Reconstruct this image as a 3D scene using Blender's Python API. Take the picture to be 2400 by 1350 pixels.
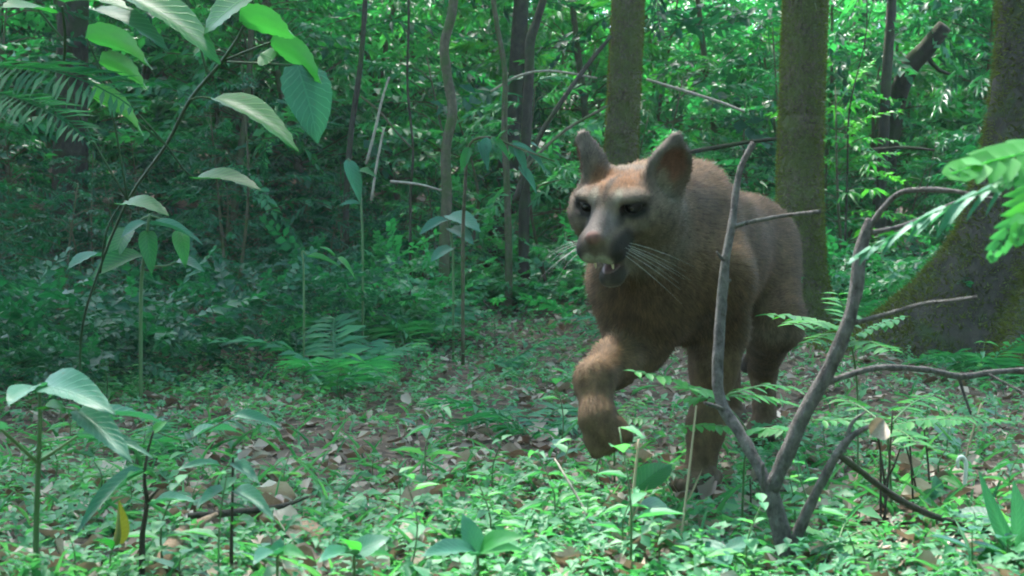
import bpy, math, random
import numpy as np
from mathutils import Vector, Matrix, Euler
from math import radians, sin, cos, pi

for _o in list(bpy.data.objects):
    bpy.data.objects.remove(_o, do_unlink=True)
scene = bpy.context.scene
COL = scene.collection

# ---------------------------------------------------------------- camera
FPX, HOR, CAMH = 2897.0, 650.0, 0.45          # focal length in photo pixels, horizon row, lens height (m)
cam_d = bpy.data.cameras.new("camera")
cam_d.sensor_width = 36.0
cam_d.lens = 36.0 * FPX / 2400.0
cam_d.shift_y = -(675.0 - HOR) / 2400.0
cam_d.clip_start, cam_d.clip_end = 0.05, 600.0
cam_d.dof.use_dof = True
cam_d.dof.focus_distance = 3.3
cam_d.dof.aperture_fstop = 9.0
cam = bpy.data.objects.new("camera", cam_d)
cam.location = (0, 0, CAMH)
cam.rotation_euler = (radians(90), 0, 0)
COL.objects.link(cam)
scene.camera = cam

# ---------------------------------------------------------------- sky and sun
SUN_EL, SUN_AZ = radians(62), radians(-28)      # azimuth measured from +Y (behind the animal), negative = towards -X
world = bpy.data.worlds.new("World")
scene.world = world
world.use_nodes = True
wn = world.node_tree
wn.nodes.clear()
w_out = wn.nodes.new("ShaderNodeOutputWorld")
w_bg = wn.nodes.new("ShaderNodeBackground")
w_sky = wn.nodes.new("ShaderNodeTexSky")
w_sky.sky_type = 'NISHITA'
w_sky.sun_disc = False
w_sky.sun_elevation = SUN_EL
w_sky.sun_rotation = SUN_AZ
w_sky.air_density, w_sky.dust_density, w_sky.ozone_density = 1.0, 2.0, 1.0
w_bg.inputs["Strength"].default_value = 0.15
wn.links.new(w_sky.outputs[0], w_bg.inputs["Color"])
wn.links.new(w_bg.outputs[0], w_out.inputs["Surface"])

sun_d = bpy.data.lights.new("sun", 'SUN')
sun_d.energy = 2.6
sun_d.angle = radians(8)
sun_d.color = (1.0, 0.97, 0.90)
sun = bpy.data.objects.new("sun", sun_d)
sdir = Vector((sin(SUN_AZ) * cos(SUN_EL), cos(SUN_AZ) * cos(SUN_EL), sin(SUN_EL)))
sun.rotation_euler = sdir.to_track_quat('Z', 'Y').to_euler()
sun.location = sdir * 30
COL.objects.link(sun)

vs = scene.view_settings
scene.display_settings.display_device = 'sRGB'
vs.view_transform = 'Standard'
vs.look = 'None'
vs.gamma = 1.0
vs.use_curve_mapping = False
vs.exposure = 3.48

scene.render.engine = 'CYCLES'
cy = scene.cycles
cy.use_denoising = True
cy.max_bounces, cy.diffuse_bounces, cy.glossy_bounces = 7, 4, 2
cy.transmission_bounces, cy.transparent_max_bounces = 4, 4
cy.caustics_reflective = cy.caustics_refractive = False
cy.sample_clamp_indirect = 6.0
cy.filter_width = 1.9

# ---------------------------------------------------------------- helpers
HAZE = 0.0017
RNG = np.random.default_rng(20251221)
rnd = random.Random(77)


def P(px, py, Y):
    """the place seen at photo pixel (px, py) when it stands Y metres in front of the lens"""
    return np.array([(px - 1200.0) / FPX * Y, Y, CAMH + (HOR - py) / FPX * Y])


def link(o, parent=None):
    COL.objects.link(o)
    if parent is not None:
        o.parent = parent
    return o


def tag(o, label, cat, group=None):
    o["label"] = label
    o["category"] = cat
    if group:
        o["group"] = group
    return o


def thing(name, loc, label, cat, group=None, rz=0.0):
    o = bpy.data.objects.new(name, None)
    o.empty_display_size = 0.05
    o.location = tuple(float(v) for v in loc)
    o.rotation_euler = (0, 0, rz)
    COL.objects.link(o)
    return tag(o, label, cat, group)


def mesh_np(name, V, F, mat=None, smooth=True, attrs=None, uv=None):
    """V (n,3), F (m,3) or (m,4) int array, or a list of such arrays"""
    Fs = F if isinstance(F, list) else [F]
    Fs = [np.asarray(f, dtype=np.int32) for f in Fs if len(f)]
    V = np.asarray(V, dtype=np.float32)
    me = bpy.data.meshes.new(name)
    me.vertices.add(len(V))
    me.vertices.foreach_set("co", V.ravel())
    loops = np.concatenate([f.ravel() for f in Fs])
    tot = np.concatenate([np.full(len(f), f.shape[1], np.int32) for f in Fs])
    st = np.concatenate([[0], np.cumsum(tot)[:-1]]).astype(np.int32)
    me.loops.add(len(loops))
    me.loops.foreach_set("vertex_index", loops)
    me.polygons.add(len(tot))
    me.polygons.foreach_set("loop_start", st)
    me.polygons.foreach_set("loop_total", tot)
    if smooth:
        me.polygons.foreach_set("use_smooth", np.ones(len(tot), dtype=bool))
    if attrs:
        for k, a in attrs.items():
            a = np.asarray(a, dtype=np.float32)
            if a.ndim == 1:
                at = me.attributes.new(k, 'FLOAT', 'POINT')
                at.data.foreach_set("value", a)
            else:
                at = me.attributes.new(k, 'FLOAT_COLOR', 'POINT')
                if a.shape[1] == 3:
                    a = np.concatenate([a, np.ones((len(a), 1), np.float32)], 1)
                at.data.foreach_set("color", a.ravel())
    if uv is not None:
        ul = me.uv_layers.new(name="UVMap")
        ul.data.foreach_set("uv", np.asarray(uv, dtype=np.float32)[loops].ravel())
    me.update(calc_edges=True)
    if mat is not None:
        me.materials.append(mat)
    return me


def part(name, me, parent=None, loc=None, rot=None, scale=None):
    o = bpy.data.objects.new(name, me)
    if loc is not None:
        o.location = tuple(float(v) for v in loc)
    if rot is not None:
        o.rotation_euler = rot
    if scale is not None:
        o.scale = scale if hasattr(scale, "__len__") else (scale,) * 3
    return link(o, parent)


# -- node helper
def new_mat(name):
    m = bpy.data.materials.new(name)
    m.use_nodes = True
    nt = m.node_tree
    nt.nodes.clear()
    return m, nt


def N(nt, typ, **kw):
    n = nt.nodes.new(typ)
    for k, v in kw.items():
        if k in n.inputs:
            n.inputs[k].default_value = v
        else:
            setattr(n, k, v)
    return n


def ramp(nt, stops, interp='LINEAR'):
    r = nt.nodes.new("ShaderNodeValToRGB")
    r.color_ramp.interpolation = interp
    el = r.color_ramp.elements
    while len(el) < len(stops):
        el.new(0.5)
    for e, (p, c) in zip(el, stops):
        e.position = p
        e.color = tuple(c) + (1.0,)
    return r


def vnoise(p, seed=0):
    """smooth value noise, p (n,3)"""
    p = np.asarray(p, dtype=np.float64)
    i = np.floor(p).astype(np.int64)
    f = p - i
    f = f * f * (3 - 2 * f)

    def h(ix, iy, iz):
        n = (ix * 374761393 + iy * 668265263 + iz * 2147483647 + seed * 974711) & 0xffffffff
        n = ((n ^ (n >> 13)) * 1274126177) & 0xffffffff
        return ((n ^ (n >> 16)) & 0xffff) / 65535.0
    r = 0
    for dx in (0, 1):
        for dy in (0, 1):
            for dz in (0, 1):
                w = (f[:, 0] if dx else 1 - f[:, 0]) * (f[:, 1] if dy else 1 - f[:, 1]) * (f[:, 2] if dz else 1 - f[:, 2])
                r = r + w * h(i[:, 0] + dx, i[:, 1] + dy, i[:, 2] + dz)
    return r


def plain(name, col, rough=0.5, spec=0.5):
    m, nt = new_mat(name)
    b = N(nt, "ShaderNodeBsdfPrincipled", Roughness=rough)
    b.inputs["Base Color"].default_value = tuple(col) + (1,)
    b.inputs["Specular IOR Level"].default_value = spec
    nzz = N(nt, "ShaderNodeTexNoise", Scale=90.0)
    mx = N(nt, "ShaderNodeMix", data_type='RGBA', blend_type='MULTIPLY')
    mx.inputs[0].default_value = 0.35
    mx.inputs[6].default_value = tuple(col) + (1,)
    nt.links.new(nzz.outputs["Color"], mx.inputs[7])
    nt.links.new(mx.outputs[2], b.inputs["Base Color"])
    o = N(nt, "ShaderNodeOutputMaterial")
    nt.links.new(b.outputs[0], o.inputs["Surface"])
    return m




def unit(v):
    v = np.asarray(v, float)
    return v / np.linalg.norm(v)


# ---------------------------------------------------------------- terrain
def sst(a, b, x):
    t = np.clip((np.asarray(x, float) - a) / (b - a), 0, 1)
    return t * t * (3 - 2 * t)


def H(x, y):
    x, y = np.broadcast_arrays(np.asarray(x, float), np.asarray(y, float))
    sh = x.shape
    xf, yf = x.ravel(), y.ravel()
    r = np.sqrt(0.25 + np.maximum(yf - 3.7, 0) ** 2) - 0.5
    z = 0.088 * r
    hill = sst(0.3, -3.2, xf) * np.maximum(yf - 4.6, 0)
    z = z + 0.115 * hill * sst(4.6, 7.5, yf)
    z = z + 0.16 * np.maximum(yf - 13, 0)
    q = np.stack([xf, yf, np.zeros_like(xf)], 1)
    far = sst(2.0, 5.0, yf)
    z = z + (vnoise(q * 1.3, 11) - 0.5) * (0.02 + 0.10 * far) + (vnoise(q * 4.1, 12) - 0.5) * 0.035 * (0.5 + far)
    pad = np.exp(-(((xf - 0.5) / 0.45) ** 2 + ((yf - 2.95) / 0.7) ** 2))     # trodden level path under the animal
    z = z * (1 - pad)
    z = np.minimum(z, 14 + 0.01 * yf)
    return z.reshape(sh)


def h1(x, y):
    return float(H(np.array([x]), np.array([y]))[0])


# ---------------------------------------------------------------- tubes
def smooth_path(pts, rad, sub=4):
    pts, rad = np.asarray(pts, float), np.asarray(rad, float)
    n = len(pts)
    if n < 3:
        sub = max(sub, 2)
    A = np.concatenate([[2 * pts[0] - pts[1]], pts, [2 * pts[-1] - pts[-2]]])
    op, orad = [], []
    for i in range(n - 1):
        p0, p1, p2, p3 = A[i:i + 4]
        for j in range(sub):
            t = j / sub
            op.append(0.5 * ((2 * p1) + (-p0 + p2) * t + (2 * p0 - 5 * p1 + 4 * p2 - p3) * t * t + (-p0 + 3 * p1 - 3 * p2 + p3) * t ** 3))
            orad.append(rad[i] * (1 - t) + rad[i + 1] * t)
    op.append(pts[-1])
    orad.append(rad[-1])
    return np.array(op), np.array(orad)


def tube(pts, rad, ns=7, sub=4, rough=0.0, seed=0):
    p, r = smooth_path(pts, rad, sub)
    t = np.gradient(p, axis=0)
    t /= np.linalg.norm(t, axis=1)[:, None] + 1e-12
    ref = np.array([0.31, 0.2, 0.93]) if abs(t[0][2]) < 0.8 else np.array([0.9, 0.35, 0.1])
    a = np.cross(t, ref)
    a /= np.linalg.norm(a, axis=1)[:, None] + 1e-12
    b = np.cross(t, a)
    th = np.linspace(0, 2 * pi, ns, endpoint=False)
    V = p[:, None, :] + r[:, None, None] * (a[:, None, :] * np.cos(th)[None, :, None] + b[:, None, :] * np.sin(th)[None, :, None])
    if rough > 0:
        q = V.reshape(-1, 3)
        k = (vnoise(q / (r.mean() * 2.2) + 7.7, seed) - 0.5) * 2 * rough
        V = p[:, None, :] + (V - p[:, None, :]) * (1 + k.reshape(V.shape[:2])[:, :, None])
    n = len(p)
    i, j = np.meshgrid(np.arange(n - 1), np.arange(ns), indexing='ij')
    F = np.stack([i * ns + j, i * ns + (j + 1) % ns, (i + 1) * ns + (j + 1) % ns, (i + 1) * ns + j], -1).reshape(-1, 4)
    V = V.reshape(-1, 3)
    V = np.concatenate([V, [p[0]], [p[-1]]])
    c0, c1 = len(V) - 2, len(V) - 1
    T = np.array([[c0, (k + 1) % ns, k] for k in range(ns)] + [[c1, (n - 1) * ns + k, (n - 1) * ns + (k + 1) % ns] for k in range(ns)])
    return V, [F, T]


def px_path(lst):
    """[(px, py, depth, width in px)] -> points, radii"""
    pts = np.array([P(a, b, Y) for a, b, Y, w in lst])
    rad = np.array([w / 2 / FPX * Y for a, b, Y, w in lst])
    return pts, rad


# ---------------------------------------------------------------- leaf shapes
def leaf_shape(a=0.6, b=0.9, nseg=3, fold=0.18, droop=0.25, teeth=0.0, wave=0.0, cols=3):
    """a blade of length 1 along +Y, full width 1 along X (scale it), upper side +Z"""
    t = np.linspace(0, 1, nseg + 1)
    w = t ** a * (1 - t) ** b
    w = w / (w.max() + 1e-9) * 0.5
    w[0], w[-1] = 0.02, 0.012
    us = np.linspace(-1, 1, cols)
    V, UV = [], []
    for i, ti in enumerate(t):
        for u in us:
            k = 1 + (teeth if (i % 2 and abs(u) == 1) else 0)
            z = fold * abs(u) * w[i] * 2 * 0.5 - droop * ti ** 2 + wave * sin(ti * 9 + u * 2.0) * abs(u) * 0.5
            V.append((u * w[i] * k, ti - (0.03 if (teeth and i % 2 and abs(u) == 1) else 0), z))
            UV.append((u * 0.5 + 0.5, ti))
    F = []
    for i in range(nseg):
        for j in range(cols - 1):
            q = i * cols + j
            F.append((q, q + 1, q + cols + 1, q + cols))
    return np.array(V), np.array(F), np.array(UV)


def rotmats(yaw, pitch, roll):
    """turn about Z, after tipping up by pitch, after rolling about the leaf's own length"""
    cy_, sy_ = np.cos(yaw), np.sin(yaw)
    cp_, sp_ = np.cos(pitch), np.sin(pitch)
    cr_, sr_ = np.cos(roll), np.sin(roll)
    z, o = np.zeros_like(yaw), np.ones_like(yaw)
    Rz = np.stack([np.stack([cy_, -sy_, z], -1), np.stack([sy_, cy_, z], -1), np.stack([z, z, o], -1)], -2)
    Rx = np.stack([np.stack([o, z, z], -1), np.stack([z, cp_, -sp_], -1), np.stack([z, sp_, cp_], -1)], -2)
    Ry = np.stack([np.stack([cr_, z, sr_], -1), np.stack([z, o, z], -1), np.stack([-sr_, z, cr_], -1)], -2)
    return Rz @ Rx @ Ry


class Bunch:
    """many small shapes gathered into one mesh, each with its own random value"""

    def __init__(self):
        self.V, self.F, self.r, self.uv, self.n = [], [], [], [], 0

    def add(self, V, F, r=0.5, uv=None):
        V = np.asarray(V, float)
        self.V.append(V)
        for f in (F if isinstance(F, list) else [F]):
            f = np.asarray(f)
            self.F.append(f + self.n)
        self.r.append(np.broadcast_to(np.asarray(r, float), (len(V),)))
        self.uv.append(np.zeros((len(V), 2)) if uv is None else uv)
        self.n += len(V)

    def scatter(self, shape, pos, yaw, pitch, roll, sx, sy, r=None, sz=None):
        V, F, UV = shape[:3]
        tr = shape[3] if len(shape) > 3 else None
        pos = np.asarray(pos, float)
        n = len(pos)
        if n == 0:
            return
        R = rotmats(*(np.broadcast_to(np.asarray(q, float), (n,)) for q in (yaw, pitch, roll)))
        S = np.stack([np.broadcast_to(sx, (n,)), np.broadcast_to(sy, (n,)), np.broadcast_to(sy if sz is None else sz, (n,))], -1)
        W = (V[None] * S[:, None, :]) @ np.swapaxes(R, 1, 2) + pos[:, None, :]
        off = (np.arange(n) * len(V))[:, None, None] + self.n
        for f in (F if isinstance(F, list) else [F]):
            f = np.asarray(f)
            self.F.append((f[None] + off).reshape(-1, f.shape[1]))
        self.V.append(W.reshape(-1, 3))
        r = RNG.random(n) if r is None else np.broadcast_to(r, (n,))
        rr = np.repeat(r, len(V)).reshape(n, len(V))
        if tr is not None:
            rr = np.clip(rr * 0.65 + tr[None] * 0.35, 0, 1)
        self.r.append(rr.ravel())
        self.uv.append(np.tile(UV, (n, 1)))
        self.n += n * len(V)

    def shape(self):
        fs = {}
        for f in self.F:
            fs.setdefault(f.shape[1], []).append(f)
        return np.concatenate(self.V), [np.concatenate(v) for v in fs.values()], np.concatenate(self.uv), np.concatenate(self.r)

    def mesh(self, name, mat, smooth=True):
        V, F, uv, r = self.shape()
        return mesh_np(name, V, F, mat, smooth, attrs={"rnd": r}, uv=uv)


OVATE = leaf_shape(0.55, 0.95, 3, 0.22, 0.22)
OVATE2 = leaf_shape(0.45, 0.8, 2, 0.25, 0.18)
LANCE = leaf_shape(0.7, 1.1, 3, 0.25, 0.30)
ROUND = leaf_shape(0.4, 0.5, 2, 0.15, 0.10)
BLADE = leaf_shape(0.15, 0.6, 4, 0.2, 0.55)
PINNA = leaf_shape(0.25, 0.9, 2, 0.1, 0.15)
LANCE2 = leaf_shape(0.65, 1.0, 2, 0.25, 0.30)
DRY = leaf_shape(0.6, 0.9, 3, 0.55, -0.25, 0, 0.12)
DRY2 = leaf_shape(0.5, 0.7, 3, -0.5, 0.35, 0, 0.2)
BIG = leaf_shape(0.50, 0.85, 14, 0.16, 0.22, 0.07, 0.02, 5)
BIGSMOOTH = leaf_shape(0.55, 0.95, 10, 0.2, 0.28, 0.0, 0.025, 5)


def twig_strip(pts, w):
    """two crossed ribbons along a polyline"""
    pts = np.asarray(pts, float)
    n = len(pts)
    V = np.concatenate([pts + (w, 0, 0), pts - (w, 0, 0), pts + (0, 0, w), pts - (0, 0, w)])
    F = []
    for i in range(n - 1):
        F.append((i, i + 1, n + i + 1, n + i))
        F.append((2 * n + i, 2 * n + i + 1, 3 * n + i + 1, 3 * n + i))
    return V, np.array(F)


def spray(seed, kind="alt", n=11, leaf=OVATE, ll=0.22, lw=0.09, droop=0.35):
    """a leafy twig of length about 1 along +Y"""
    R = np.random.default_rng(seed)
    b = Bunch()
    t = np.linspace(0, 1, 6)
    ax = lambda s: np.stack([0.06 * np.sin(3 * s + seed), s, 0.12 * s - droop * s * s], -1)
    V, F = twig_strip(ax(t), 0.006)
    b.add(V, F, 0.1)
    if kind == "palm":
        for i in range(n):
            a = (i / (n - 1) - 0.5) * 4.4
            b.scatter(leaf, [ax(0.45)], [a], [-0.25 + 0.15 * R.normal()], [0.2 * R.normal()], [lw * (0.8 + 0.4 * R.random())], [ll * (1 - 0.12 * abs(a))], [R.random()])
    else:
        for i in range(n):
            s = 0.12 + 0.88 * (i + 1) / n
            sides = (1, -1) if kind == "opp" else ((1,) if i % 2 else (-1,))
            for sd in sides:
                taper = 0.65 + 0.6 * sin(pi * min(1, s * 0.85))
                b.scatter(leaf, [ax(s)], [-sd * (1.0 + 0.25 * R.normal()) * (1 - 0.55 * s ** 3)], [-0.30 + 0.28 * R.normal()],
                          [0.35 * R.normal()], [lw * taper * (0.8 + 0.4 * R.random())], [ll * taper * (0.8 + 0.4 * R.random())], [R.random()])
        b.scatter(leaf, [ax(0.99)], [0.1 * R.normal()], [-0.5], [0.1], [lw], [ll], [R.random()])
    return b.shape()


def frond(seed, npairs=15, lobes=False, arch=0.55, w=0.36, pin=PINNA, pw=0.055):
    """a fern frond of length 1 along +Y, arching over"""
    R = np.random.default_rng(seed)
    b = Bunch()
    ax = lambda s: np.stack([0.03 * np.sin(2.5 * s + seed), s * (1 - 0.08 * s), 0.35 * s - arch * s * s], -1)
    V, F = twig_strip(ax(np.linspace(0, 1, 9)), 0.005)
    b.add(V, F, 0.05)
    for i in range(npairs):
        s = 0.10 + 0.89 * i / (npairs - 1)
        sl = 0.35 - 2 * arch * s
        L = w * (s ** 0.35) * (1 - s) ** 0.62 * 1.35 + 0.012
        for sd in (1, -1):
            yaw = -sd * (1.28 - 0.35 * s + 0.06 * R.normal())
            if not lobes:
                b.scatter(pin, [ax(s)], [yaw], [-0.12 + 0.12 * R.normal()], [sd * 0.15 + sl * 0.5 * sd], [pw * (1 - 0.4 * s)], [L], [R.random()])
            else:
                m = max(3, int(L / 0.026))
                yv = np.array([-sin(yaw), cos(yaw), -0.12 - 0.15 * R.random()])
                for k in range(m):
                    q = ax(s) + yv * L * (k + 0.6) / m
                    ll = 0.040 * (1 - 0.65 * k / m)
                    for s2 in (1, -1):
                        b.scatter(pin, [q], [yaw - s2 * 1.0], [-0.1], [0.1], [0.020], [ll], [R.random()])
    return b.shape()


# ---------------------------------------------------------------- materials for growing things
def leaf_mat(name, stops, trans, tmix=0.38, rough=0.42, spec=0.5, veins=0.0, backpale=0.0):
    m, nt = new_mat(name)
    at = N(nt, "ShaderNodeAttribute", attribute_name="rnd")
    oi = N(nt, "ShaderNodeObjectInfo")
    tc = N(nt, "ShaderNodeTexCoord")
    nz = N(nt, "ShaderNodeTexNoise", Scale=9.0, Detail=3.0)
    nt.links.new(tc.outputs["Object"], nz.inputs["Vector"])
    m1 = N(nt, "ShaderNodeMath", operation='MULTIPLY_ADD')
    m1.inputs[1].default_value = 0.30
    nt.links.new(oi.outputs["Random"], m1.inputs[0])
    m0 = N(nt, "ShaderNodeMath", operation='MULTIPLY')
    m0.inputs[1].default_value = 0.60
    nt.links.new(at.outputs["Fac"], m0.inputs[0])
    nt.links.new(m0.outputs[0], m1.inputs[2])
    m2 = N(nt, "ShaderNodeMath", operation='MULTIPLY_ADD')
    m2.inputs[1].default_value = 0.35
    nt.links.new(nz.outputs["Fac"], m2.inputs[0])
    nt.links.new(m1.outputs[0], m2.inputs[2])
    m3 = N(nt, "ShaderNodeMath", operation='SUBTRACT')
    m3.inputs[1].default_value = 0.12
    nt.links.new(m2.outputs[0], m3.inputs[0])
    rp = ramp(nt, stops)
    nt.links.new(m3.outputs[0], rp.inputs[0])
    colr = rp.outputs[0]
    bs = N(nt, "ShaderNodeBsdfPrincipled", Roughness=rough)
    bs.inputs["Specular IOR Level"].default_value = spec
    tr = N(nt, "ShaderNodeBsdfTranslucent")
    tm = N(nt, "ShaderNodeMix", data_type='RGBA', blend_type='MULTIPLY')
    tm.inputs[0].default_value = 1.0
    tm.inputs[7].default_value = tuple(trans) + (1,)
    bn = None
    if veins > 0:
        uvn = N(nt, "ShaderNodeUVMap")
        sp = N(nt, "ShaderNodeSeparateXYZ")
        nt.links.new(uvn.outputs[0], sp.inputs[0])
        ab = N(nt, "ShaderNodeMath", operation='SUBTRACT')
        ab.inputs[1].default_value = 0.5
        nt.links.new(sp.outputs[0], ab.inputs[0])
        a2 = N(nt, "ShaderNodeMath", operation='ABSOLUTE')
        nt.links.new(ab.outputs[0], a2.inputs[0])
        a3 = N(nt, "ShaderNodeMath", operation='MULTIPLY_ADD')
        a3.inputs[1].default_value = -0.55
        nt.links.new(a2.outputs[0], a3.inputs[0])
        nt.links.new(sp.outputs[1], a3.inputs[2])
        a4 = N(nt, "ShaderNodeMath", operation='MULTIPLY')
        a4.inputs[1].default_value = 62.0
        nt.links.new(a3.outputs[0], a4.inputs[0])
        a5 = N(nt, "ShaderNodeMath", operation='SINE')
        nt.links.new(a4.outputs[0], a5.inputs[0])
        vr = ramp(nt, [(0.80, (0, 0, 0)), (0.98, (1, 1, 1))])
        nt.links.new(a5.outputs[0], vr.inputs[0])
        mr = ramp(nt, [(0.0, (1, 1, 1)), (0.035, (0, 0, 0))])
        nt.links.new(a2.outputs[0], mr.inputs[0])
        mx = N(nt, "ShaderNodeMath", operation='MAXIMUM')
        nt.links.new(vr.outputs[0], mx.inputs[0])
        nt.links.new(mr.outputs[0], mx.inputs[1])
        bn = N(nt, "ShaderNodeBump", Strength=veins, Distance=0.004)
        nt.links.new(mx.outputs[0], bn.inputs["Height"])
        vm = N(nt, "ShaderNodeMix", data_type='RGBA')
        vm.inputs[7].default_value = (stops[-1][1][0] * 1.2, stops[-1][1][1] * 1.15, stops[-1][1][2] * 1.2, 1)
        vf = N(nt, "ShaderNodeMath", operation='MULTIPLY')
        vf.inputs[1].default_value = 0.45
        nt.links.new(mx.outputs[0], vf.inputs[0])
        nt.links.new(vf.outputs[0], vm.inputs[0])
        nt.links.new(colr, vm.inputs[6])
        n9 = N(nt, "ShaderNodeTexNoise", Scale=7.0, Detail=5.0, Roughness=0.75)
        nt.links.new(tc.outputs["Object"], n9.inputs["Vector"])
        r9 = ramp(nt, [(0.60, (0, 0, 0)), (0.70, (0.75, 0.75, 0.75))])
        nt.links.new(n9.outputs["Fac"], r9.inputs[0])
        v9 = N(nt, "ShaderNodeMix", data_type='RGBA')
        v9.inputs[7].default_value = (0.075, 0.070, 0.028, 1)
        nt.links.new(r9.outputs[0], v9.inputs[0])
        nt.links.new(vm.outputs[2], v9.inputs[6])
        colr = v9.outputs[2]
        nt.links.new(bn.outputs[0], bs.inputs["Normal"])
    nt.links.new(colr, bs.inputs["Base Color"])
    nt.links.new(colr, tm.inputs[6])
    nt.links.new(tm.outputs[2], tr.inputs["Color"])
    ms = N(nt, "ShaderNodeMixShader")
    ms.inputs[0].default_value = tmix
    nt.links.new(bs.outputs[0], ms.inputs[1])
    nt.links.new(tr.outputs[0], ms.inputs[2])
    o = N(nt, "ShaderNodeOutputMaterial")
    nt.links.new(ms.outputs[0], o.inputs["Surface"])
    return m


G1, G2, G3, G4 = (0.006, 0.054, 0.024), (0.013, 0.110, 0.046), (0.028, 0.190, 0.070), (0.075, 0.270, 0.080)
TR = (1.8, 2.4, 1.1)
M_fernd = leaf_mat("shaded_fern_green", [(0.0, (0.006, 0.055, 0.026)), (1.0, (0.020, 0.115, 0.050))], TR, 0.35, 0.70, 0.12)  # darker copy of the fern green, shade put into the colour
M_mid = leaf_mat("leaf_green", [(0.0, G1), (0.35, G2), (0.75, G3), (1.0, G4)], TR, 0.42, 0.42, 0.50)
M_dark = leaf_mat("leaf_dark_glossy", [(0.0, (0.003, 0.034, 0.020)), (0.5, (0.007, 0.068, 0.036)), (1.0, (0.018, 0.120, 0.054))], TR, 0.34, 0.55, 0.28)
M_bright = leaf_mat("leaf_fresh", [(0.0, (0.014, 0.110, 0.030)), (0.5, (0.028, 0.180, 0.038)), (1.0, (0.065, 0.255, 0.046))], (1.8, 2.0, 0.9), 0.45, 0.45, 0.4)
M_cover = leaf_mat("leaf_ground_cover", [(0.0, (0.015, 0.090, 0.042)), (0.4, (0.038, 0.165, 0.074)), (0.8, (0.084, 0.240, 0.102)), (1.0, (0.160, 0.310, 0.105))], TR, 0.36, 0.52, 0.34)
M_fern = leaf_mat("fern_green", [(0.0, (0.010, 0.080, 0.040)), (0.5, (0.024, 0.145, 0.066)), (1.0, (0.055, 0.215, 0.085))], TR, 0.36, 0.55, 0.3)
M_hero = leaf_mat("broad_leaf", [(0.0, (0.007, 0.075, 0.026)), (0.5, (0.014, 0.130, 0.036)), (1.0, (0.034, 0.200, 0.036))], (2.0, 2.4, 0.8), 0.45, 0.46, 0.38, veins=0.5)
M_blue = leaf_mat("blue_green_leaf", [(0.0, (0.010, 0.080, 0.050)), (0.5, (0.022, 0.125, 0.075)), (1.0, (0.045, 0.180, 0.105))], (1.6, 1.9, 1.0), 0.30, 0.52, 0.40, veins=0.4)
M_yellow = leaf_mat("yellowing_leaf", [(0.0, (0.07, 0.10, 0.018)), (1.0, (0.12, 0.15, 0.03))], (1.5, 1.4, 0.6), 0.4, 0.5, 0.3, veins=0.3)
M_litter = leaf_mat("dry_leaf", [(0.0, (0.060, 0.044, 0.030)), (0.3, (0.160, 0.118, 0.084)), (0.6, (0.310, 0.255, 0.195)), (1.0, (0.480, 0.430, 0.350))], (1.2, 1.0, 0.8), 0.15, 0.6, 0.3)
M_mossb = leaf_mat("moss_tuft", [(0.0, (0.060, 0.050, 0.022)), (0.4, (0.080, 0.088, 0.026)), (0.75, (0.110, 0.140, 0.028)), (1.0, (0.190, 0.240, 0.040))], (1.5, 1.6, 0.7), 0.35, 0.8, 0.1)
M_stemg = leaf_mat("green_stem", [(0.0, (0.030, 0.080, 0.025)), (1.0, (0.110, 0.200, 0.070))], (1, 1, 1), 0.05, 0.5, 0.4)
M_straw = leaf_mat("dry_straw", [(0.0, (0.22, 0.17, 0.10)), (1.0, (0.42, 0.35, 0.22))], (1, 1, 1), 0.05, 0.6, 0.3)


def bark_mat(name, dark, light, moss=None, mossamt=0.5, scale=14.0, bump=0.6, lich=None):
    m, nt = new_mat(name)
    tc = N(nt, "ShaderNodeTexCoord")
    mp = N(nt, "ShaderNodeMapping")
    mp.inputs["Scale"].default_value = (1, 1, 0.6)
    nt.links.new(tc.outputs["Object"], mp.inputs["Vector"])
    n1 = N(nt, "ShaderNodeTexNoise", Scale=scale * 2.2, Detail=6.0, Roughness=0.7)
    n2 = N(nt, "ShaderNodeTexNoise", Scale=scale * 0.45, Detail=5.0, Roughness=0.65)
    nt.links.new(mp.outputs[0], n1.inputs["Vector"])
    nt.links.new(tc.outputs["Object"], n2.inputs["Vector"])
    r1 = ramp(nt, [(0.3, dark), (0.7, light)])
    nt.links.new(n1.outputs["Fac"], r1.inputs[0])
    colr = r1.outputs[0]
    for colx, amt, noise in ((moss, mossamt, n2), (lich, 0.40, n1)):
        if colx is None:
            continue
        rr = ramp(nt, [(0.62 - 0.4 * amt, (0, 0, 0)), (0.78 - 0.4 * amt, (1, 1, 1))])
        nt.links.new(noise.outputs["Fac"], rr.inputs[0])
        mx = N(nt, "ShaderNodeMix", data_type='RGBA')
        nt.links.new(rr.outputs[0], mx.inputs[0])
        nt.links.new(colr, mx.inputs[6])
        mx.inputs[7].default_value = tuple(colx) + (1,)
        colr = mx.outputs[2]
    bs = N(nt, "ShaderNodeBsdfPrincipled", Roughness=0.85)
    bs.inputs["Specular IOR Level"].default_value = 0.25
    nt.links.new(colr, bs.inputs["Base Color"])
    bp = N(nt, "ShaderNodeBump", Strength=bump, Distance=0.02)
    nt.links.new(n1.outputs["Fac"], bp.inputs["Height"])
    nt.links.new(bp.outputs[0], bs.inputs["Normal"])
    o = N(nt, "ShaderNodeOutputMaterial")
    nt.links.new(bs.outputs[0], o.inputs["Surface"])
    return m


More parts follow.
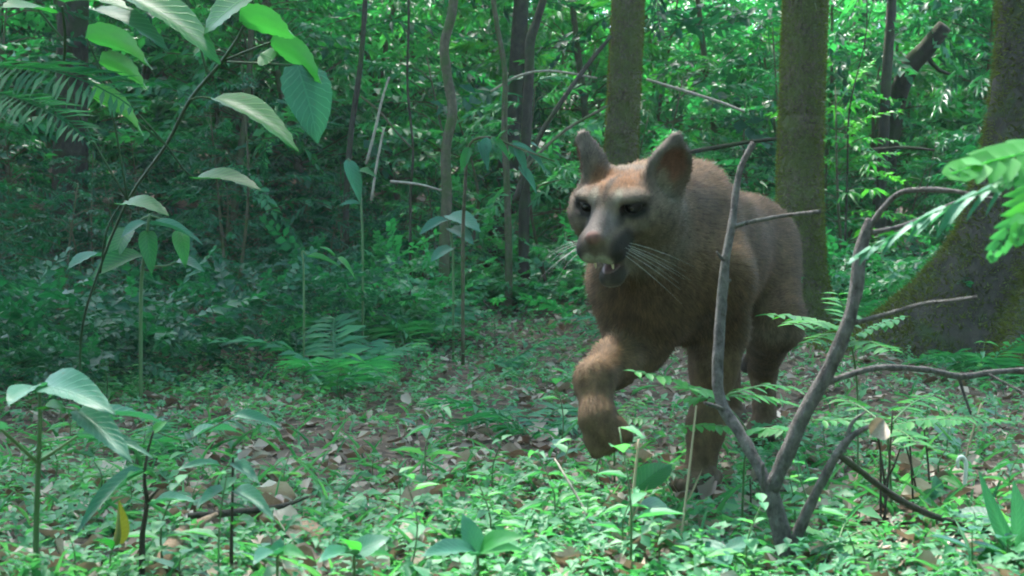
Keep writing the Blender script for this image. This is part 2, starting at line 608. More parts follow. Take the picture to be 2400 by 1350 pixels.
B_moss = bark_mat("mossy_bark", (0.034, 0.026, 0.017), (0.190, 0.142, 0.090), (0.100, 0.108, 0.036), 0.50, 26, 1.0)
B_dark = bark_mat("dark_bark", (0.018, 0.015, 0.011), (0.060, 0.048, 0.034), (0.030, 0.045, 0.014), 0.35, 14)
B_sap = bark_mat("sapling_bark", (0.045, 0.038, 0.024), (0.130, 0.105, 0.068), (0.050, 0.075, 0.022), 0.45, 26, 0.4)
B_grey = bark_mat("grey_twig_bark", (0.030, 0.025, 0.023), (0.190, 0.168, 0.156), None, 0, 34, 1.0)
B_pale = bark_mat("pale_dead_wood", (0.16, 0.13, 0.10), (0.40, 0.35, 0.28), None, 0, 30, 0.5)
B_log = bark_mat("rotten_wood", (0.11, 0.065, 0.038), (0.36, 0.25, 0.155), None, 0, 22, 0.8)
# ================================================================ ground
def axis_grid(lo, mid0, mid1, hi, step, grow=1.25):
    a = list(np.arange(mid0, mid1 + step, step))
    s = step
    while a[-1] < hi:
        s *= grow
        a.append(a[-1] + s)
    s = step
    while a[0] > lo:
        s *= grow
        a.insert(0, a[0] - s)
    return np.array(a)


gx = axis_grid(-260, -5.5, 5.5, 260, 0.06)
gy = axis_grid(-200, 0.6, 11, 300, 0.06)
GX, GY = np.meshgrid(gx, gy, indexing='xy')
GV = np.stack([GX, GY, H(GX, GY)], -1).reshape(-1, 3)
nx, ny = len(gx), len(gy)
ii, jj = np.meshgrid(np.arange(ny - 1), np.arange(nx - 1), indexing='ij')
GF = np.stack([ii * nx + jj, ii * nx + jj + 1, (ii + 1) * nx + jj + 1, (ii + 1) * nx + jj], -1).reshape(-1, 4)
m_soil, nt = new_mat("forest_soil")
tc = N(nt, "ShaderNodeTexCoord")
n1 = N(nt, "ShaderNodeTexNoise", Scale=3.5, Detail=6.0, Roughness=0.7)
vo = N(nt, "ShaderNodeTexVoronoi", Scale=38.0, Randomness=1.0)
n3 = N(nt, "ShaderNodeTexNoise", Scale=60.0, Detail=4.0, Roughness=0.7)
for q in (n1, vo, n3):
    nt.links.new(tc.outputs["Object"], q.inputs["Vector"])
r1 = ramp(nt, [(0.0, (0.022, 0.016, 0.011)), (0.45, (0.060, 0.042, 0.028)), (0.75, (0.130, 0.092, 0.064)), (1.0, (0.240, 0.185, 0.140))])
sc_ = N(nt, "ShaderNodeSeparateColor")
nt.links.new(vo.outputs["Color"], sc_.inputs[0])
mm = N(nt, "ShaderNodeMath", operation='MULTIPLY_ADD')
mm.inputs[1].default_value = 0.55
nt.links.new(sc_.outputs[0], mm.inputs[0])
m5 = N(nt, "ShaderNodeMath", operation='MULTIPLY')
m5.inputs[1].default_value = 0.5
nt.links.new(n3.outputs["Fac"], m5.inputs[0])
nt.links.new(m5.outputs[0], mm.inputs[2])
nt.links.new(mm.outputs[0], r1.inputs[0])
bs = N(nt, "ShaderNodeBsdfPrincipled", Roughness=0.9)
bs.inputs["Specular IOR Level"].default_value = 0.2
nt.links.new(r1.outputs[0], bs.inputs["Base Color"])
bp = N(nt, "ShaderNodeBump", Strength=0.8, Distance=0.02)
nt.links.new(n3.outputs["Fac"], bp.inputs["Height"])
nt.links.new(bp.outputs[0], bs.inputs["Normal"])
o = N(nt, "ShaderNodeOutputMaterial")
nt.links.new(bs.outputs[0], o.inputs["Surface"])
ground = part("ground", mesh_np("ground", GV, GF, m_soil))
ground["kind"] = "structure"


# ================================================================ big trees
def moss_coat(V, F, n, ln=0.018, zmax=4.0, dens=None, seed=1, out=0.75):
    """short tufts standing on a bark surface given by quads"""
    R = np.random.default_rng(seed)
    q = F[0]
    c = V[q].mean(1)
    nr = np.cross(V[q[:, 2]] - V[q[:, 0]], V[q[:, 3]] - V[q[:, 1]])
    a = np.linalg.norm(nr, axis=1)
    nr = nr / (a[:, None] + 1e-12)
    w = a * (c[:, 2] < zmax) * (c[:, 1] < V[:, 1].mean() + 10)
    if dens is not None:
        w = w * dens(c, nr)
    pk = R.choice(len(q), n, p=w / w.sum())
    u, v = R.random((2, n, 1))
    Q = V[q[pk]]
    p = (Q[:, 0] * (1 - u) + Q[:, 1] * u) * (1 - v) + (Q[:, 3] * (1 - u) + Q[:, 2] * u) * v
    nn = nr[pk]
    keep = vnoise(p * 9, seed) + 0.45 * R.random(n) > 0.42
    p, nn = p[keep], nn[keep]
    m = len(p)
    d = nn * out + np.array([0, 0, -0.25]) + 0.55 * R.normal(size=(m, 3))
    d /= np.linalg.norm(d, axis=1)[:, None]
    L_ = ln * (0.4 + 1.0 * R.random((m, 1)))
    s = np.cross(d, R.normal(size=(m, 3)))
    s /= np.linalg.norm(s, axis=1)[:, None] + 1e-9
    wv = 0.0022 + ln * 0.06
    VV = np.stack([p - s * wv - nn * 0.003, p + s * wv - nn * 0.003, p + d * L_], 1).reshape(-1, 3)
    return VV, np.arange(3 * m).reshape(-1, 3), np.repeat(np.clip(0.5 + 0.25 * R.normal(size=m), 0, 1), 3)


def crown_shape(seed, rx, rz, nspray, ll):
    R = np.random.default_rng(seed)
    b = Bunch()
    for k, sp in enumerate(CROWN_SPRAYS):
        n = nspray // len(CROWN_SPRAYS)
        d = R.normal(size=(n, 3))
        d /= np.linalg.norm(d, axis=1)[:, None]
        cl = R.integers(0, 12, n)
        cc = np.random.default_rng(seed + 5).normal(size=(12, 3)) * np.array([0.55, 0.55, 0.35])
        p = (cc[cl] + 0.42 * d * R.random((n, 1)) ** 0.5) * np.array([rx, rx, rz])
        b.scatter(sp, p, np.arctan2(-p[:, 0], p[:, 1]) + 0.8 * R.normal(size=n), 0.1 + 0.3 * R.normal(size=n), 0.4 * R.normal(size=n), ll, ll * (0.8 + 0.5 * R.random(n)))
    return b


CROWN_SPRAYS = [spray(201, "alt", 7, OVATE2, 0.30, 0.13), spray(202, "alt", 8, OVATE2, 0.26, 0.12), spray(203, "opp", 5, OVATE2, 0.3, 0.12)]
CROWNS = [crown_shape(31, 2.6, 1.5, 84, 0.7).mesh("crown", M_mid), crown_shape(32, 2.3, 1.7, 84, 0.7).mesh("crown", M_mid),
          crown_shape(33, 3.2, 1.6, 240, 0.75).mesh("crown", M_mid),
          crown_shape(34, 2.9, 1.3, 800, 0.75).mesh("crown", M_mid)]  # unseen crown made this dense to shade the left slope


def tree(name, label, lst, height, crown, bark, ns=16, moss=0, rough=0.06, group=None, mossln=0.018, cz=0.85, flare=1.0, crown_s=1.0, cat="tree"):
    """lst: (px, py, depth, width) from the ground up to the top of the picture; the trunk goes on to `height`"""
    pts, rad = px_path(lst)
    g = h1(pts[0][0], pts[0][1])
    b0 = np.array([pts[0][0], pts[0][1], g - 0.05])
    if pts[0][2] > g + 0.12:
        pts = np.concatenate([[[pts[0][0], pts[0][1], g + 0.10]], pts])
        rad = np.concatenate([[rad[0] * 1.05], rad])
    else:
        pts[0][2] = g + 0.10
    pts = np.concatenate([[b0], pts])
    rad = np.concatenate([[rad[0] * (1 + 0.35 * flare)], rad])
    up = unit(pts[-1] - pts[-2])
    n = 3
    top = pts[-1]
    for i in range(1, n + 1):
        t = i / n
        q = top + (np.array([up[0] * 0.5, up[1] * 0.5, 1.0]) * (height - top[2]) * t) + np.array([rnd.uniform(-.1, .1), rnd.uniform(-.1, .1), 0])
        pts = np.concatenate([pts, [q]])
        rad = np.concatenate([rad, [rad[-1] * (0.75 if i < n else 0.5)]])
    base = np.array([pts[0][0], pts[0][1], g])
    t = thing(name, base, label, cat, group)
    V, F = tube(pts - base, rad, ns, 6, rough, rnd.randrange(999))
    tr = part("trunk", mesh_np("trunk", V, F, bark), t)
    if moss:
        VV, FF, r = moss_coat(V, F, moss, mossln)
        mo = part("moss", mesh_np("moss", VV, FF, M_mossb, attrs={"rnd": r}), tr)
        mo["kind"] = "stuff"
    # limbs
    tip = pts[-1] - base
    for k in range(3):
        a = rnd.uniform(0, 6.28)
        s = pts[-1 - (k % 2) - 1] - base
        e = tip + np.array([cos(a) * 1.3, sin(a) * 1.3, rnd.uniform(-0.2, 0.9)]) * crown_s
        m = (s + e) / 2 + np.array([0, 0, 0.25])
        V, F = tube([s, m, e], [rad[-2] * 0.8, rad[-1] * 0.7, rad[-1] * 0.3], 7, 4)
        part("limb", mesh_np("limb", V, F, bark), t)
    if crown is not None:
        part("crown", CROWNS[crown], t, tip + np.array([0, 0, 0.3]), (0, 0, rnd.uniform(0, 6.28)), crown_s)
    return t


def unit(v):
    v = np.asarray(v, float)
    return v / np.linalg.norm(v)


tree("mossy_tree", "slim straight mossy tree trunk rising directly behind the cougar's head",
     [(1452, 700, 6.6, 92), (1456, 360, 6.6, 80), (1464, 180, 6.6, 77), (1472, 0, 6.6, 76), (1480, -300, 6.6, 74)], 8.5, 0, B_moss, moss=70000, mossln=0.013)
tree("mossy_tree", "mossy olive brown tree trunk standing behind the cougar's rump",
     [(1892, 745, 6.0, 128), (1880, 640, 6.0, 112), (1874, 440, 6.0, 105), (1880, 200, 6.0, 104), (1888, 0, 6.0, 102), (1900, -300, 6.0, 98)], 8.2, 1, B_moss, moss=90000, mossln=0.014)

# the great buttressed tree on the right: spreading roots under moss
bt = np.array([(2540 - 1200) / FPX * 5.3, 5.45, 0.0])
bt[2] = h1(bt[0], bt[1])
t = thing("buttressed_tree", bt, "huge mossy tree with broad flaring buttress roots", "tree")
ns, nz_ = 72, 60
th = np.linspace(0, 2 * pi, ns, endpoint=False)
zz = np.concatenate([np.linspace(-0.12, 1.6, 46), np.linspace(1.75, 9.5, 14)])
V = []
for z in zz:
    k = max(z, 0.0)
    r0 = 0.275 * (1 - 0.045 * k) + 0.10 * math.exp(-k / 0.9)
    fl = 0.58 * math.exp(-k / 0.30) + 0.10 * math.exp(-k / 0.8)
    for a in th:
        lobe = 0
        for (a0, s, wd) in ((pi * 1.02, 1.28, 0.42), (pi * 1.32, 0.75, 0.30), (pi * 0.72, 0.75, 0.33), (pi * 1.62, 0.8, 0.35), (0.2, 0.8, 0.4), (1.2, 0.7, 0.35)):
            dlt = (a - a0 + pi) % (2 * pi) - pi
            lobe = max(lobe, s * math.exp(-(dlt / wd) ** 2))
        V.append((0.03 * k * 0 + (r0 + fl * (0.25 + 0.9 * lobe)) * cos(a), (r0 + fl * (0.25 + 0.9 * lobe)) * sin(a), z))
V = np.array(V)
nn_ = vnoise(V * 5.5, 4) - 0.5 + 0.5 * (vnoise(V * 14, 6) - 0.5)
V[:, :2] *= (1 + 0.10 * nn_)[:, None]
i, j = np.meshgrid(np.arange(len(zz) - 1), np.arange(ns), indexing='ij')
F = np.stack([i * ns + j, i * ns + (j + 1) % ns, (i + 1) * ns + (j + 1) % ns, (i + 1) * ns + j], -1).reshape(-1, 4)
tr = part("trunk", mesh_np("trunk", V, F, B_dark), t)
VV, FF, r = moss_coat(V, [F], 60000, 0.027, 3.0, lambda c, n: 0.12 + 1.6 * np.clip(n[:, 2] - 0.1, 0, 1) + 1.4 * np.clip(-n[:, 0] - 0.45, 0, 1), 9)
mo = part("moss", mesh_np("moss", VV, FF, M_mossb, attrs={"rnd": r}), tr)
mo["kind"] = "stuff"
for k in range(4):
    a = k * 1.57 + 0.4
    VV, FF = tube([(0, 0, 7.2), (cos(a) * 0.9, sin(a) * 0.9, 8.4), (cos(a) * 2.0, sin(a) * 2.0, 9.6)], [0.13, 0.09, 0.03], 8, 4)
    part("limb", mesh_np("limb", VV, FF, B_dark), t)
part("crown", CROWNS[2], t, (0.2, 0.3, 9.6), (0, 0, 1.0), 1.1)

# other stems that can be told apart
STEMS = [
    ("dark_tree", "dark shaded tree trunk behind the big leaved plant", [(165, 470, 7.2, 84), (168, 220, 7.2, 76), (172, 0, 7.2, 70), (175, -250, 7.2, 66)], 6.6, 3, B_dark),
    ("crooked_sapling", "crooked brown sapling trunk with a kink near head height", [(1042, 560, 6.3, 26), (1047, 460, 6.3, 25), (1045, 350, 6.3, 24), (1060, 262, 6.3, 24), (1047, 170, 6.3, 24), (1042, 100, 6.3, 23), (1062, 10, 6.3, 22), (1070, -200, 6.3, 20)], 5.5, 0, B_sap),
    ("slender_tree", "slender grey stem right beside the crooked sapling", [(1192, 590, 6.6, 18), (1188, 430, 6.6, 16), (1182, 300, 6.6, 15), (1183, 170, 6.6, 13), (1165, 60, 6.6, 12), (1155, -20, 6.6, 12), (1150, -200, 6.6, 10)], 5.2, 1, B_sap),
    ("dark_sapling", "dark bent sapling trunk in front of the leaning dead stick", [(1228, 520, 7.0, 26), (1232, 330, 7.0, 24), (1240, 180, 7.0, 24), (1243, 95, 7.0, 24), (1258, 50, 7.0, 20), (1280, -40, 7.0, 18), (1290, -220, 7.0, 16)], 5.5, 1, B_dark),
    ("shaded_tree", "shaded tree trunk rising from the ferny thicket", [(1165, 600, 8.2, 62), (1185, 450, 8.2, 52), (1208, 200, 8.2, 40), (1222, 0, 8.2, 36), (1230, -200, 8.2, 34)], 8, 0, B_dark),
    ("thin_dark_stem", "thin near black stem among the dense leaves", [(812, 470, 6.8, 15), (822, 320, 6.8, 14), (845, 150, 6.8, 13), (856, 0, 6.8, 12), (862, -200, 6.8, 11)], 5, 1, B_dark),
    ("dark_sapling", "dark sapling trunk rising next to the leaning broken trunk", [(2062, 560, 8.0, 26), (2066, 430, 8.0, 25), (2072, 300, 8.0, 24), (2078, 180, 8.0, 24), (2090, 0, 8.0, 22), (2095, -200, 8.0, 20)], 6, 1, B_dark),
    ("shaded_tree", "dark distant trunk close beside the huge buttressed tree", [(2300, 520, 10.5, 48), (2308, 300, 10.5, 44), (2316, 100, 10.5, 42), (2322, -100, 10.5, 40)], 9, 0, B_dark),
    ("thin_dark_stem", "very thin black stem behind the bare branching shrub", [(1975, 735, 6.8, 7), (1981, 560, 6.8, 6), (1986, 400, 6.8, 5), (1992, 250, 6.8, 4)], 2.6, None, B_dark),
    ("thin_dark_stem", "hair thin dark stem hanging with vines above the fern patch", [(962, 470, 6.4, 7), (968, 350, 6.4, 6), (955, 200, 6.4, 6), (958, 60, 6.4, 6), (960, -100, 6.4, 5)], 4, None, B_dark),
    ("dark_tree", "dim tree trunk far back between the leaves near the pale gap", [(2010, 480, 13, 40), (2012, 250, 13, 36), (2016, 0, 13, 34), (2018, -100, 13, 32)], 9, 0, B_dark),
    ("dark_tree", "dim tree trunk far back up the wooded slope", [(640, 420, 10.5, 40), (652, 200, 10.5, 36), (660, 0, 10.5, 34), (664, -120, 10.5, 32)], 9, 1, B_dark),
]
for (nm, lb, lst, hgt, cr, bk) in STEMS:
    cat = "sapling" if "sapling" in nm else ("stem" if "stem" in nm else "tree")
    tree(nm, lb, lst, hgt, cr, bk, ns=9, moss=0, flare=0.5, crown_s=0.62 if cat != "tree" else 0.9, cat=cat)

# a leaning broken trunk
pts, rad = px_path([(2048, 560, 9.0, 44), (2085, 330, 8.8, 44), (2120, 180, 8.6, 46), (2165, 120, 8.5, 44), (2215, 60, 8.4, 36)])
pts[0][2] = h1(pts[0][0], pts[0][1]) - 0.05
b0 = pts[0].copy()
t = thing("leaning_dead_tree", b0, "leaning broken dark trunk propped over the undergrowth", "dead tree")
V, F = tube(pts - b0, rad, 10, 5, 0.12, 5)
part("trunk", mesh_np("trunk", V, F, B_dark), t)
V, F = tube([pts[3] - b0, pts[3] - b0 + np.array([0.12, 0.05, -0.12]), pts[3] - b0 + np.array([0.30, 0.1, -0.16])], [0.02, 0.014, 0.006], 6, 3)
part("branch", mesh_np("branch", V, F, B_dark), t)

# dead sticks caught in the thicket
STICKS = [
    ("leaning_stick", "long dark stick leaning against the slim mossy trunk", [(1208, 470, 6.2, 15), (1255, 340, 6.2, 13), (1300, 262, 6.2, 12), (1375, 155, 6.25, 11), (1432, 85, 6.3, 9)], B_dark),
    ("leaning_stick", "thinner pale brown stick crossing below the long leaning one", [(1215, 420, 6.0, 8), (1262, 362, 6.0, 8), (1330, 302, 6.1, 8), (1425, 248, 6.2, 6)], B_sap),
    ("arched_branch", "pale dead branch arching over the leaves beside the slim mossy trunk", [(1150, 215, 6.9, 5), (1215, 178, 6.9, 6), (1290, 166, 6.9, 6), (1400, 183, 6.9, 5)], B_pale),
    ("dead_branch", "dead branch slanting down between the two mossy trunks", [(1515, 186, 6.9, 7), (1600, 212, 6.9, 8), (1690, 240, 6.8, 7), (1745, 262, 6.7, 6)], B_pale),
    ("dead_branch", "dark dead branch lying level behind the cougar's ear", [(1600, 360, 6.4, 11), (1680, 345, 6.4, 11), (1760, 332, 6.4, 10), (1850, 322, 6.4, 7)], B_dark),
    ("cane", "pale straight bamboo like cane leaning in the thicket", [(858, 385, 5.6, 7), (880, 300, 5.6, 7), (895, 235, 5.6, 6), (912, 180, 5.6, 5)], B_pale),
    ("cane", "second pale cane standing below the leaning one", [(870, 470, 5.5, 6), (884, 380, 5.5, 6), (900, 300, 5.5, 5)], B_pale),
    ("dead_branch", "thin grey twig slanting beside the pale canes", [(845, 225, 5.8, 6), (890, 262, 5.8, 6), (930, 310, 5.8, 5), (970, 352, 5.8, 4)], B_sap),
    ("dead_branch", "grey dead branches fallen low across the undergrowth", [(915, 425, 5.4, 7), (980, 432, 5.4, 7), (1035, 446, 5.4, 5)], B_pale),
    ("dead_branch", "thin dark branch stretched level near the dark sapling", [(2030, 352, 7.4, 8), (2120, 346, 7.4, 8), (2190, 352, 7.4, 6)], B_dark),
]
for (nm, lb, lst, bk) in STICKS:
    pts, rad = px_path(lst)
    b0 = pts[0].copy()
    V, F = tube(pts - b0, rad, 7, 5, 0.10, rnd.randrange(99))
    o = part(nm, mesh_np(nm, V, F, bk), None, b0)
    tag(o, lb, "branch" if "branch" in nm else ("cane" if nm == "cane" else "stick"))
# ================================================================ understory
def px_of(x, y, z):
    return 1200 + FPX * x / y, HOR - FPX * (z - CAMH) / y


SPRAYS = [spray(301, "alt", 20, OVATE2, 0.130, 0.060), spray(302, "alt", 22, LANCE2, 0.155, 0.043, 0.45), spray(303, "opp", 12, OVATE2, 0.138, 0.062, 0.3),
          spray(304, "palm", 7, LANCE, 0.36, 0.09), spray(305, "opp", 17, PINNA, 0.17, 0.045, 0.5), spray(306, "alt", 17, ROUND, 0.125, 0.085, 0.3)]


def shrub_meshes(seed, h, width, nsp, sl, kinds, mat, stems=1):
    """stem and foliage of one leafy shrub, base at the origin"""
    R = np.random.default_rng(seed)
    sb, fb = Bunch(), Bunch()
    for s in range(stems):
        lean = R.normal(size=2) * 0.10 * h
        top = np.array([lean[0], lean[1], h * (1 - 0.18 * s)])
        mid = top * 0.5 + np.array([*(R.normal(size=2) * 0.05 * h), 0])
        st = np.array([*(R.normal(size=2) * 0.03), -0.05])
        r0 = 0.006 + 0.006 * h
        pth, rd = smooth_path([st, mid, top], [r0, r0 * 0.7, r0 * 0.25], 5)
        V, F = tube([st, mid, top], [r0, r0 * 0.7, r0 * 0.25], 6, 5, 0.05)
        sb.add(V, F, R.random())
        n = nsp // stems
        for k in range(n):
            f = 0.18 + 0.82 * (k + R.random()) / n
            q = pth[min(len(pth) - 1, int(f * (len(pth) - 1)))]
            a = R.random() * 6.28
            rad = width * (0.35 + 0.65 * R.random()) * (1 - 0.55 * f)
            e = q + np.array([-sin(a) * rad * 0.5, cos(a) * rad * 0.5, 0.10 * h * R.random()])
            V, F = twig_strip([q, (q + e) / 2 + (0, 0, 0.02), e], 0.004)
            sb.add(V, F, R.random())
            sp = SPRAYS[kinds[R.integers(len(kinds))]]
            fb.scatter(sp, [e - (e - q) * 0.4], [a + 0.5 * R.normal()], [0.15 + 0.3 * R.normal()], [0.35 * R.normal()], [sl * (0.8 + 0.4 * R.random())], [sl * (0.75 + 0.5 * R.random())])
        fb.scatter(SPRAYS[kinds[0]], [top], [R.random() * 6.28], [0.6], [0.2], [sl * 0.8], [sl * 0.8])
    return sb.mesh("stem", B_sap), fb.mesh("leaves", mat)


SHRUBS = []
for k, (h, w, n, sl, kinds, mat, st) in enumerate([
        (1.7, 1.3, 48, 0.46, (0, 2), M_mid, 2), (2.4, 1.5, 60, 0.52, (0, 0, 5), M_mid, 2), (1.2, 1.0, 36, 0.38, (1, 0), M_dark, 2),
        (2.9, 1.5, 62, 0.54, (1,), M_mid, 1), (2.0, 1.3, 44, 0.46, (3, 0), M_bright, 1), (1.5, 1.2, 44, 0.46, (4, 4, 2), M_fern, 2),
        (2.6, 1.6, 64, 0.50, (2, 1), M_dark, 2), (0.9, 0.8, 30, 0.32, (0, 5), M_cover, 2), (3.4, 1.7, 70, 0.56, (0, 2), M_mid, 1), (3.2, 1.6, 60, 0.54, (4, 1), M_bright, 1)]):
    SHRUBS.append(shrub_meshes(500 + k, h, w, n, sl, kinds, mat, st))

SHRUB_LABEL = {
    0: "leafy two stemmed green shrub", 1: "tall bushy green shrub with oval leaves", 2: "low dark glossy narrow leaved shrub",
    3: "tall slender sapling with narrow drooping leaves", 4: "fresh green shrub with fingered leaves", 5: "feathery leaved green shrub",
    6: "dark bushy shrub with paired leaves", 7: "small pale green round leaved bush", 8: "tall thin sapling with paired oval leaves", 9: "tall light green feathery sapling"}


LANDMARKS = [(P(1455, 600, 6.6), "slim mossy trunk"), (P(1880, 600, 6.0), "mossy trunk by the cougar's rump"), (bt, "huge buttressed tree"), (P(1045, 500, 6.3), "crooked sapling"),
             (P(165, 400, 7.2), "dark shaded trunk"), (P(870, 400, 5.5), "pale canes"), (P(2062, 500, 8.0), "leaning broken trunk"), (P(1165, 550, 8.2), "shaded trunk in the thicket"), (P(640, 420, 10.5), "dim trunk up the slope"),
             (P(820, 450, 6.8), "thin black stem"), (P(2010, 480, 13), "dim far trunk"), (P(350, 600, 3.9), "dark drooping plant"), (P(210, 790, 3.3), "big toothed leaves"), (P(950, 560, 5.5), "grey green fern")]
FLOORMARKS = [(P(1830, 1300, 1.9), "bare forked shrub"), (P(720, 1250, 2.05), "rotten tan log"), (P(84, 1300, 1.8), "thick stalked seedling"), (P(333, 1300, 1.78), "forked dark seedling"), (P(440, 1250, 1.97), "broken brown branch"),
              (P(1430, 1150, 2.05), "lifted paw"), (P(1635, 1150, 2.6), "standing forepaw"), (P(1240, 905, 3.55), "pale feathery fern"), (P(350, 905, 3.15), "pale frond fern"), (P(2260, 1150, 2.5), "curled white tendril"),
              (P(2372, 1300, 1.85), "sword leaved plant"), (P(2090, 1200, 2.3), "black dead stalks"), (P(1800, 1045, 3.3), "cougar's hind paw"), (P(712, 650, 4.4), "yellow green leaved plant"), (P(2250, 830, 5.0), "huge tree's roots"),
              (P(350, 600, 3.9), "dark drooping plant"), (P(1060, 600, 5.2), "broad pale leaved plant"), (P(1890, 745, 6.0), "mossy trunk"), (P(940, 560, 5.5), "grey green fern")]


def where(x, y, marks):
    k = min(range(len(marks)), key=lambda i: (marks[i][0][0] - x) ** 2 + (marks[i][0][1] - y) ** 2)
    p, nm = marks[k]
    dx, dy = x - p[0], y - p[1]
    rel = "just behind the" if dy > 0.7 * abs(dx) and dy > 0.25 else ("in front of the" if -dy > 0.7 * abs(dx) and dy < -0.25 else "beside the")
    if math.hypot(dx, dy) > 2.2:
        rel = "some way from the"
    return rel + " " + nm


def put_shrub(kind, x, y, s, rz):
    sm, fm = SHRUBS[kind]
    nm = "understory_sapling" if kind in (3, 8, 9) else "understory_shrub"
    lb = SHRUB_LABEL[kind] + " " + where(x, y, LANDMARKS)
    t = thing(nm, (x, y, h1(x, y)), lb, "sapling" if kind in (3, 8, 9) else "shrub", "thicket plants", rz)
    t.scale = (s, s, s)
    part("stem", sm, t)
    part("leaves", fm, t)
    return t


def edge_depth(px):
    """how far off the thicket begins, seen towards photo column px"""
    return float(np.interp(px, [-400, 0, 250, 500, 800, 1100, 1400, 1700, 2000, 2400, 2800], [4.3, 4.5, 5.0, 5.4, 5.9, 6.3, 6.7, 6.9, 6.6, 6.4, 6.2]))


placed = []


def free_spot(x, y, d):
    for (a, b) in placed:
        if (a - x) ** 2 + (b - y) ** 2 < d * d:
            return False
    return True


keepclear = [P(1870, 700, 6.0)[:2], P(1455, 700, 6.6)[:2], np.array([bt[0], bt[1]]), P(1045, 560, 6.3)[:2], P(170, 400, 7.2)[:2]]
cnt = 0
tries = 0
while cnt < 150 and tries < 6000:
    tries += 1
    px = rnd.uniform(-250, 2650)
    e = edge_depth(px)
    y = e + 0.4 + 8.5 * rnd.random() ** 1.35
    x = (px - 1200) / FPX * y
    if not free_spot(x, y, 0.34 + 0.02 * y):
        continue
    near = y - e < 2.0
    if any(np.hypot(x - c[0], y - c[1]) < 0.35 for c in keepclear):
        continue
    # keep the trunks in sight: nothing tall straight in front of them
    if y < 6.6 and (1790 < px < 2000 or 1400 < px < 1540 or px > 2130):
        kind = rnd.choice([7, 2])
        s = rnd.uniform(0.45, 0.7)
    elif y < 6.2 and (980 < px < 1300):
        kind = rnd.choice([7, 2, 5])
        s = rnd.uniform(0.4, 0.6)
    elif near:
        kind = rnd.choice([2, 7, 0, 5, 0, 4, 1])
        s = rnd.uniform(0.5, 0.9)
    else:
        kind = rnd.choice([1, 3, 6, 8, 9, 4, 0, 1, 8, 9, 3])
        s = rnd.uniform(0.75, 1.35)
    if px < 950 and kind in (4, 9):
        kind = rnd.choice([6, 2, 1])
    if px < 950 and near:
        kind = rnd.choice([2, 6, 2])  # darker leaf kinds picked here to stand in for the slope's shade
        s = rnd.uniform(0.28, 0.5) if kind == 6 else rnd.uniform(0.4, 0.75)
    placed.append((x, y))
    put_shrub(kind, x, y, s, rnd.uniform(0, 6.28))
    cnt += 1

# the wood going on behind: one mass of leaves
R = np.random.default_rng(41)
for nm, lab, mat, n, ylo, yhi, kinds in (("forest_foliage", "dense green leaves of the wood behind the thicket", M_mid, 2600, 8.5, 24, (0, 1, 2)),
                                        ("forest_foliage", "darker leaves of the wood behind the thicket", M_dark, 1400, 7.5, 19, (0, 1, 5))):
    b = Bunch()
    for k in kinds:
        m = n // len(kinds)
        px = R.uniform(-350, 2750, m)
        y = ylo + (yhi - ylo) * R.random(m) ** 1.2
        x = (px - 1200) / FPX * y
        zt = CAMH + 760 / FPX * y
        g = H(x, y)
        z = g + 0.1 + np.maximum(zt - g, 0.6) * R.random(m) ** 0.9
        # clump
        q = np.stack([x, y, z], 1)
        kp = vnoise(q * 0.9, 8) + 0.35 * R.random(m) > 0.42
        q = q[kp]
        m = len(q)
        s = 0.42 + 0.42 * R.random(m)
        b.scatter(SPRAYS[k], q, R.random(m) * 6.28, 0.1 + 0.35 * R.normal(size=m), 0.4 * R.normal(size=m), s, s)
    o = part(nm, b.mesh(nm, mat))
    o["kind"] = "stuff"
    tag(o, lab, "foliage")

# the same wood closing in on the other sides of the clearing and overhead
b = Bunch()
n = 2600
ang = R.uniform(radians(52), radians(308), n)             # measured from the line of sight
rr = 3.2 + 7.5 * R.random(n)
x, y = np.sin(ang) * rr, np.cos(ang) * rr + 0.3
z = H(x, y) + 0.2 + 6.8 * R.random(n) ** 0.9
q = np.stack([x, y, z], 1)
q = q[vnoise(q * 0.8, 18) + 0.35 * R.random(n) > 0.40]
q = np.concatenate([q, np.array([-3.1, 5.2, 6.3]) + R.normal(size=(90, 3)) * np.array([0.75, 1.0, 0.45])])  # added unseen leaf cluster, hung overhead to shade the left side
m = len(q)
s = 0.9 + 0.6 * R.random(m)
b.scatter(CROWN_SPRAYS[0], q, R.random(m) * 6.28, 0.1 + 0.35 * R.normal(size=m), 0.4 * R.normal(size=m), s, s)
o = part("forest_foliage", b.mesh("forest_foliage", M_mid))
o["kind"] = "stuff"
tag(o, "leaves of the wood enclosing the clearing from the other sides", "foliage")

# ---------------------------------------------------------------- ferns
FR = []
for k in range(4):
    V, F, uv, r = frond(61 + k, 18, False, 0.45 + 0.13 * k, 0.34 + 0.03 * k)
    FR.append(mesh_np("frond", V, F, M_fern, True, {"rnd": r}, uv))
for k in range(2):
    V, F, uv, r = frond(81 + k, 13, True, 0.50 + 0.15 * k, 0.42)
    FR.append(mesh_np("frond", V, F, M_fern, True, {"rnd": r}, uv))


def fern(x, y, size, n, label, group=None, kinds=(0, 1, 2, 3), yaw0=None, spread=6.28, pitch=0.35, up=0.0):
    t = thing("fern", (x, y, h1(x, y) + up), label, "fern", group)
    for i in range(n):
        a = (rnd.uniform(0, 6.28) if yaw0 is None else yaw0) + (i / n - 0.5) * spread + rnd.uniform(-0.25, 0.25)
        s = size * rnd.uniform(0.75, 1.15)
        part("frond", FR[rnd.choice(kinds)], t, (0, 0, 0), Euler((pitch + rnd.uniform(-0.2, 0.25), rnd.uniform(-0.2, 0.2), a)), s)
    return t


